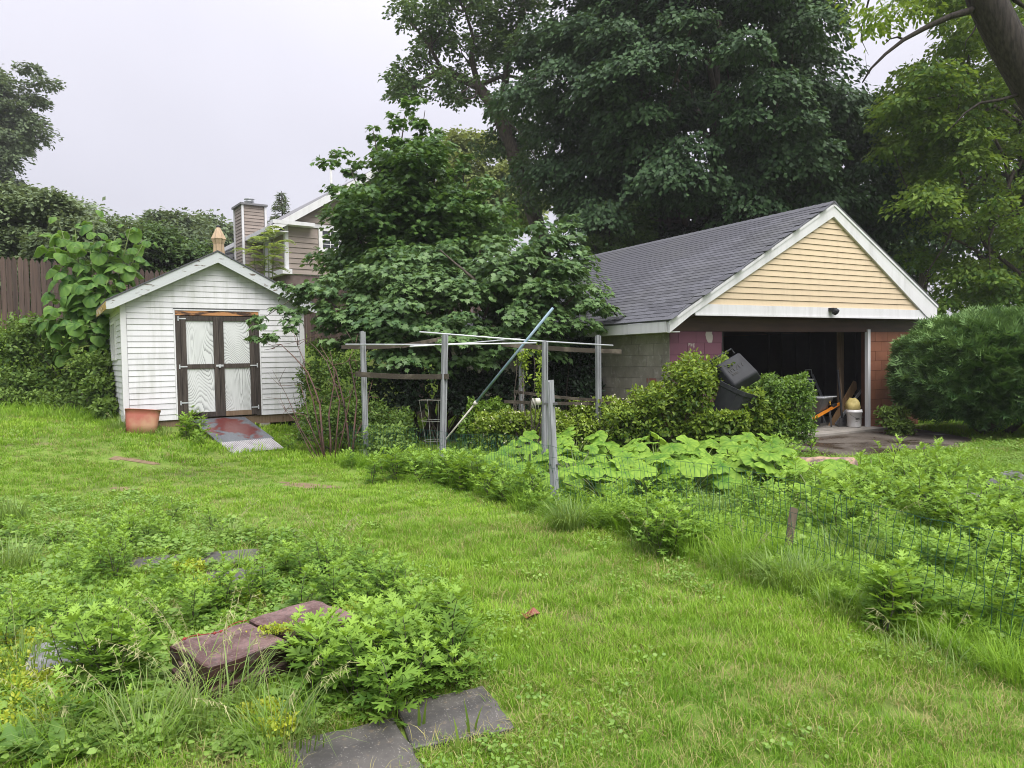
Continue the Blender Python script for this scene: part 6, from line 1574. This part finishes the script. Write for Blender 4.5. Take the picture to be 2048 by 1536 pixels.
# yellow sedum, plantain
def low_leaves(name, lab, cat, spots, n, r, size, mat, tmpl, h=.06, tone=.6):
    P_ = []
    for px, py, rr in spots:
        c_ = G(px, py); k = int(n / len(spots)); a = RNG.random(k) * 6.28; q = np.sqrt(RNG.random(k)) * rr
        x, y = c_[0] + q * np.cos(a), c_[1] + q * np.sin(a) * .8; P_.append(np.stack([x, y, zg(x, y) + RNG.random(k) ** 1.3 * h], 1))
    p = np.concatenate(P_); p = p[~on_paver(p[:, 0], p[:, 1], -.03)]; N = len(p)
    L_ = leaves(p, np.array([0, 0, 1.0]) + nz3(N, .6), nz3(N) + (0, 0, .5), size * RNG.uniform(.6, 1.3, N), tmpl, np.clip(RNG.normal(tone, .3, N), 0, 1))
    o = link(name, np_mesh(name, L_[0], L_[1], mat, L_[2])); tag(o, lab, cat, None, 'stuff')
low_leaves('yellow_sedum', 'mats of yellow flowering sedum between the slabs and pavers', 'ground cover', [(30, 1400, .25), (60, 1450, .2), (20, 1340, .2), (520, 1450, .1), (560, 1480, .08), (480, 1215, .14), (420, 1180, .14), (120, 1345, .1), (380, 1150, .12), (700, 1240, .1), (50, 1300, .16), (90, 1380, .18)], 15000, 0, .022, lf_sedum, T_OVAL, .09)
c_ = np.array([*(A_ + ux * .42 + uy * .1), zt - .01]); N = 420; p = c_ + np.stack([RNG.normal(0, .045, N) + RNG.uniform(-.05, .08, N), RNG.normal(0, .03, N), RNG.random(N) * .035], 1)
L_ = leaves(p, np.array([0, 0, 1.0]) + nz3(N, .6), nz3(N) + (0, 0, .4), RNG.uniform(.01, .022, N), T_OVAL, RNG.random(N)); o = link('sedum_sprig', np_mesh('sedum_sprig', L_[0] - c_, L_[1], lf_sedum, L_[2]), None, c_); o['kind'] = 'stuff'; tag(o, 'yellow sedum sprig growing from the joint between the two red stacks', 'plant')
for px, py in ((60, 1500), (130, 1525), (20, 1530)):
    c_ = G(px, py); N = 16; a = np.arange(N) * 2.4; d_ = np.stack([np.cos(a), np.sin(a), RNG.uniform(.35, 1.0, N)], 1)
    L_ = leaves(np.zeros((N, 3)), np.stack([-np.cos(a) * .5, -np.sin(a) * .5, np.ones(N)], 1), d_, RNG.uniform(.1, .2, N), T_OVAL, RNG.uniform(.3, .8, N), .7)
    tag(link('plantain', np_mesh('plantain', L_[0], L_[1], lf_catalpa, L_[2]), None, c_), 'broad leaved plantain rosette at the bottom left corner', 'weed', 'plantains in the bottom left corner')

# ------------------------------------------------------------------ the turf: tufts scattered over the ground
def proto(name, L_, mat):
    return bpy.data.objects.new(name, np_mesh(name, L_[0], L_[1], mat, L_[2]))
def scatter(name, pts, scl, tone, idx, protos, label, cat):
    N = len(pts); me = bpy.data.meshes.new(name); me.vertices.add(N); me.vertices.foreach_set('co', np.asarray(pts, np.float32).ravel())
    rot = np.stack([RNG.normal(0, .12, N), RNG.normal(0, .12, N), RNG.random(N) * 6.283], 1)
    for nm, ty, v, key in (('rot', 'FLOAT_VECTOR', rot, 'vector'), ('scl', 'FLOAT', scl, 'value'), ('itone', 'FLOAT', tone, 'value'), ('idx', 'INT', idx, 'value')):
        a = me.attributes.new(nm, ty, 'POINT'); a.data.foreach_set(key, np.asarray(v, np.int32 if ty == 'INT' else np.float32).ravel())
    o = link(name, me); tag(o, label, cat, None, 'stuff')
    ng = bpy.data.node_groups.new(name, 'GeometryNodeTree'); ng.interface.new_socket('Geometry', in_out='INPUT', socket_type='NodeSocketGeometry'); ng.interface.new_socket('Geometry', in_out='OUTPUT', socket_type='NodeSocketGeometry')
    n_ = ng.nodes; gi = n_.new('NodeGroupInput'); go = n_.new('NodeGroupOutput'); ip = n_.new('GeometryNodeInstanceOnPoints'); jn = n_.new('GeometryNodeJoinGeometry')
    for p in protos[::-1]:
        oi = n_.new('GeometryNodeObjectInfo'); oi.inputs['Object'].default_value = p; oi.inputs['As Instance'].default_value = True; ng.links.new(oi.outputs['Geometry'], jn.inputs[0])
    def na(nm, ty):
        a = n_.new('GeometryNodeInputNamedAttribute'); a.data_type = ty; a.inputs['Name'].default_value = nm; return a.outputs['Attribute']
    er = n_.new('FunctionNodeEulerToRotation'); ng.links.new(na('rot', 'FLOAT_VECTOR'), er.inputs[0])
    ng.links.new(gi.outputs[0], ip.inputs['Points']); ng.links.new(jn.outputs[0], ip.inputs['Instance']); ip.inputs['Pick Instance'].default_value = True
    ng.links.new(na('idx', 'INT'), ip.inputs['Instance Index']); ng.links.new(er.outputs[0], ip.inputs['Rotation']); ng.links.new(na('scl', 'FLOAT'), ip.inputs['Scale'])
    ng.links.new(ip.outputs[0], go.inputs[0]); md = o.modifiers.new('scatter', 'NODES'); md.node_group = ng
    for x in protos:
        for mt in x.data.materials:
            if mt.name not in me.materials: me.materials.append(mt)
    return o
def band(r0, r1, dens):
    w = 0.86 * r1 + 1.5; n = int(dens * 2 * w * (r1 - r0)); y = RNG.uniform(r0, r1, n); x = RNG.uniform(-w, w, n); k = np.abs(x) < .80 * y + 1.0
    return x[k], y[k]
GARDEN = [p[:2] for p in FP] + [np.array([6.5, 2.4]), np.array([6.5, 9.6]), np.array([4.4, 10.2]), np.array([2, 11.2]), np.array([-2, 12.0])]
BED = [G(*q)[:2] for q in ((-300, 1010), (240, 985), (340, 1000), (560, 1065), (800, 1135), (950, 1250), (985, 1340), (940, 1380), (800, 1420), (620, 1450), (560, 1535), (-300, 1535))]
def built(x, y):
    lx = (x - 2.68) * gd[0] + (y - 12.3) * gd[1]; ly = (x - 2.68) * gn[0] + (y - 12.3) * gn[1]; o = (lx > -.05) & (lx < WR + .1) & (ly > -.4) & (ly < GL)
    lx = (x - S0[0]) * sdv[0] + (y - S0[1]) * sdv[1]; ly = (x - S0[0]) * snv[0] + (y - S0[1]) * snv[1]; o |= (lx > 0) & (lx < SWD) & (ly > 0) & (ly < SDP)
    o |= (lx > 1.05) & (lx < 2.3) & (ly > -1.75) & (ly < 0) & (lx > 1.02 - ly * .16) & (lx < 2.03 - ly * .16)
    return o
def nf(x, y, s, seed):
    return np.array([mnoise.noise(Vector((a * s + seed, b_ * s, seed))) for a, b_ in zip(x, y)])
def bare(x, y):
    f = np.zeros(len(x))
    for cx_, cy_, rx, ry in BARE: f = np.maximum(f, 1 - ((x - cx_) / (rx * 1.1)) ** 2 - ((y - cy_) / (ry * 1.1)) ** 2)
    return f
gA = np.random.default_rng(5)
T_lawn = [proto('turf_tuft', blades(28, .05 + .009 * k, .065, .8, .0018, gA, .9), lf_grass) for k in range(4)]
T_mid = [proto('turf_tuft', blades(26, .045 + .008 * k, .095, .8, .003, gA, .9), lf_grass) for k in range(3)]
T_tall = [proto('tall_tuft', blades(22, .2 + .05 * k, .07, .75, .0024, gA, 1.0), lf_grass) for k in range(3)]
T_dry = [proto('dry_tuft', blades(14, .06, .06, 1.1, .0014, gA, 1.0), lf_dry)]
def clov(n, r, s):
    p = np.stack([RNG.normal(0, r * .5, n), RNG.normal(0, r * .5, n), RNG.uniform(.01, .05, n)], 1)
    return leaves(p, np.array([0, 0, 1.0]) + nz3(n, .35), nz3(n) * (1, 1, .2), s * RNG.uniform(.7, 1.2, n), T_OVAL, RNG.random(n), 1.5)
T_clov = [proto('clover', clov(26, .07, .015), lf_clover) for k in range(3)]
T_weed = [proto('small_weed', clov(26, .06, .028), lf_clover) for k in range(2)]
X, Y, S, K = [], [], [], []
for r0, r1, dn, s_, kk in ((2.0, 4.2, 620, 1.0, 0), (4.2, 7.0, 340, 1.15, 0), (7.0, 11, 150, 1.0, 1), (11, 16.5, 70, 1.5, 1), (16.5, 26, 14, 2.4, 1)):
    x, y = band(r0, r1, dn); X.append(x); Y.append(y); S.append(np.full(len(x), s_)); K.append(np.full(len(x), kk))
X, Y, S, K = map(np.concatenate, (X, Y, S, K))
ok = ~built(X, Y) & ~inpoly(X, Y, [tuple(p[:2]) for p in DRIVE]) & ~on_paver(X, Y, .01) & (RNG.random(len(X)) > np.clip(bare(X, Y) * 2.5, 0, .96))
inb = inpoly(X, Y, BED); ing = inpoly(X, Y, GARDEN)
n1 = nf(X, Y, .55, 3.1); n2 = nf(X, Y, 1.6, 9.2)
thin = (n2 < -.28) & (RNG.random(len(X)) < .55)
lawn = ok & ~thin & ~((inb | ing) & (RNG.random(len(X)) < .35))
sc_ = S * (1 + .55 * n1 + RNG.normal(0, .15, len(X))) * np.where(ing, 1.5, 1)
tone = np.clip(.50 + .85 * n1 + .45 * n2 + RNG.normal(0, .12, len(X)), 0, 1)
i0 = lawn & (K == 0); i1 = lawn & (K == 1)
Z = zg(X, Y)
pt = np.stack([X, Y, Z], 1)
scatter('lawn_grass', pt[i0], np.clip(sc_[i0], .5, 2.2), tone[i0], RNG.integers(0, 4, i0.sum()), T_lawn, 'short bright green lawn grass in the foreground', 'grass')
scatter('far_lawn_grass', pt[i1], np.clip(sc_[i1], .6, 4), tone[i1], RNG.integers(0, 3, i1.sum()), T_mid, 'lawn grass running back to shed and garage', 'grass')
def sub(mask, frac): return mask & (RNG.random(len(X)) < frac)
ct = sub(ok & (Y < 12), .10) & ((n2 > .12) | inb | ing) | sub(ok & inb, .3) | sub(ok & ing, .2) | sub(ok & (X > 3) & (Y > 8) & (Y < 13), .5)
scatter('clover', pt[ct], S[ct] * RNG.uniform(.8, 1.6, ct.sum()), np.clip(RNG.normal(.5, .2, ct.sum()) + .3 * n1[ct], 0, 1), RNG.integers(0, 3, ct.sum()), T_clov, 'clover and creeping ground cover in lawn and beds', 'ground cover')
wt = sub(ok & inb, .16) | sub(ok & ing, .42)
scatter('small_weeds', pt[wt], S[wt] * RNG.uniform(.8, 1.7, wt.sum()), np.clip(RNG.normal(.45, .25, wt.sum()), 0, 1), RNG.integers(0, 2, wt.sum()), T_weed, 'small broad leaved weeds in the overgrown beds', 'ground cover')
fl = np.array([p[:2] for p in along(FP, .1)]); dmin = np.full(len(X), 9.0)
for q in fl[::2]: dmin = np.minimum(dmin, np.hypot(X - q[0], Y - q[1]))
tt_ = sub(ok & ing, .22) | sub(ok & inb, .06) | sub(ok & (dmin < .33), .5) 
scatter('tall_grass', pt[tt_], np.where(Y[tt_] > 9, 1.1, .8) * RNG.uniform(.5, 1.2, tt_.sum()), np.clip(RNG.normal(.45, .22, tt_.sum()), 0, 1), RNG.integers(0, 3, tt_.sum()), T_tall, 'long uncut grass along the wire fence and in the beds', 'grass')
ed = sub(ok & (dmin < .36) & (Y > 3.0), .45) | sub(ok & (X < -5.5) & (Y > 13.2) & (Y < 17), .4)
scatter('edge_growth', pt[ed], np.where(X[ed] < -5.5, RNG.uniform(.7, 1.5, ed.sum()), RNG.uniform(.7, 1.4, ed.sum()) * np.where(Y[ed] < 5.2, .7, 1)), np.clip(RNG.normal(.55, .25, ed.sum()), 0, 1), RNG.integers(0, 3, ed.sum()), T_tall, 'rank grass along the fence foot and below the bank', 'grass')
dt = sub(ok & (dmin < .3), .12) | sub(ok & (bare(X, Y) > -.6), .35) | sub(on_paver(X, Y, .10) & ~on_paver(X, Y, .0), .35) | sub(ok & (n2 < -.28), .003)
scatter('dry_grass', pt[dt], S[dt] * RNG.uniform(.8, 1.5, dt.sum()), RNG.random(dt.sum()), np.zeros(dt.sum()), T_dry, 'dead straw coloured grass around pavers and bare spots', 'grass')

mp = [bpy.data.objects.new('mugwort_sprig', q[1]) for q in MUG]
okm = ok & ~on_paver(X, Y, .13) & (np.hypot(X - q0[0] + .08, Y - q0[1] + .3) > .42)
mt_ = sub(okm & ing & (Y < 7) & (X > 1.2), .05) | sub(okm & ing & (Y >= 7) & (Y < 8.8) & (X > 3.0), .10) | sub(okm & inb & (Y < 7), .006) | sub(okm & (dmin < .34) & (Y > 4.2), .11)
scatter('mugwort_undergrowth', pt[mt_], RNG.uniform(.34, .74, mt_.sum()), RNG.random(mt_.sum()), RNG.integers(0, 6, mt_.sum()), mp, 'small mugwort filling the gaps between the larger weeds', 'weeds')
# ------------------------------------------------------------------ the damp air
t = NT('haze_air')
pv = t.n('ShaderNodeVolumePrincipled'); pv.inputs['Color'].default_value = (.93, .94, .97, 1); pv.inputs['Density'].default_value = .0007; pv.inputs['Anisotropy'].default_value = .2
t.l(pv.outputs[0], t.out.inputs['Volume'])
m = MB(); m.box(-75, 70, -14, 105, -2, 45); tag(m.build('haze', t.mat), kind='stuff')
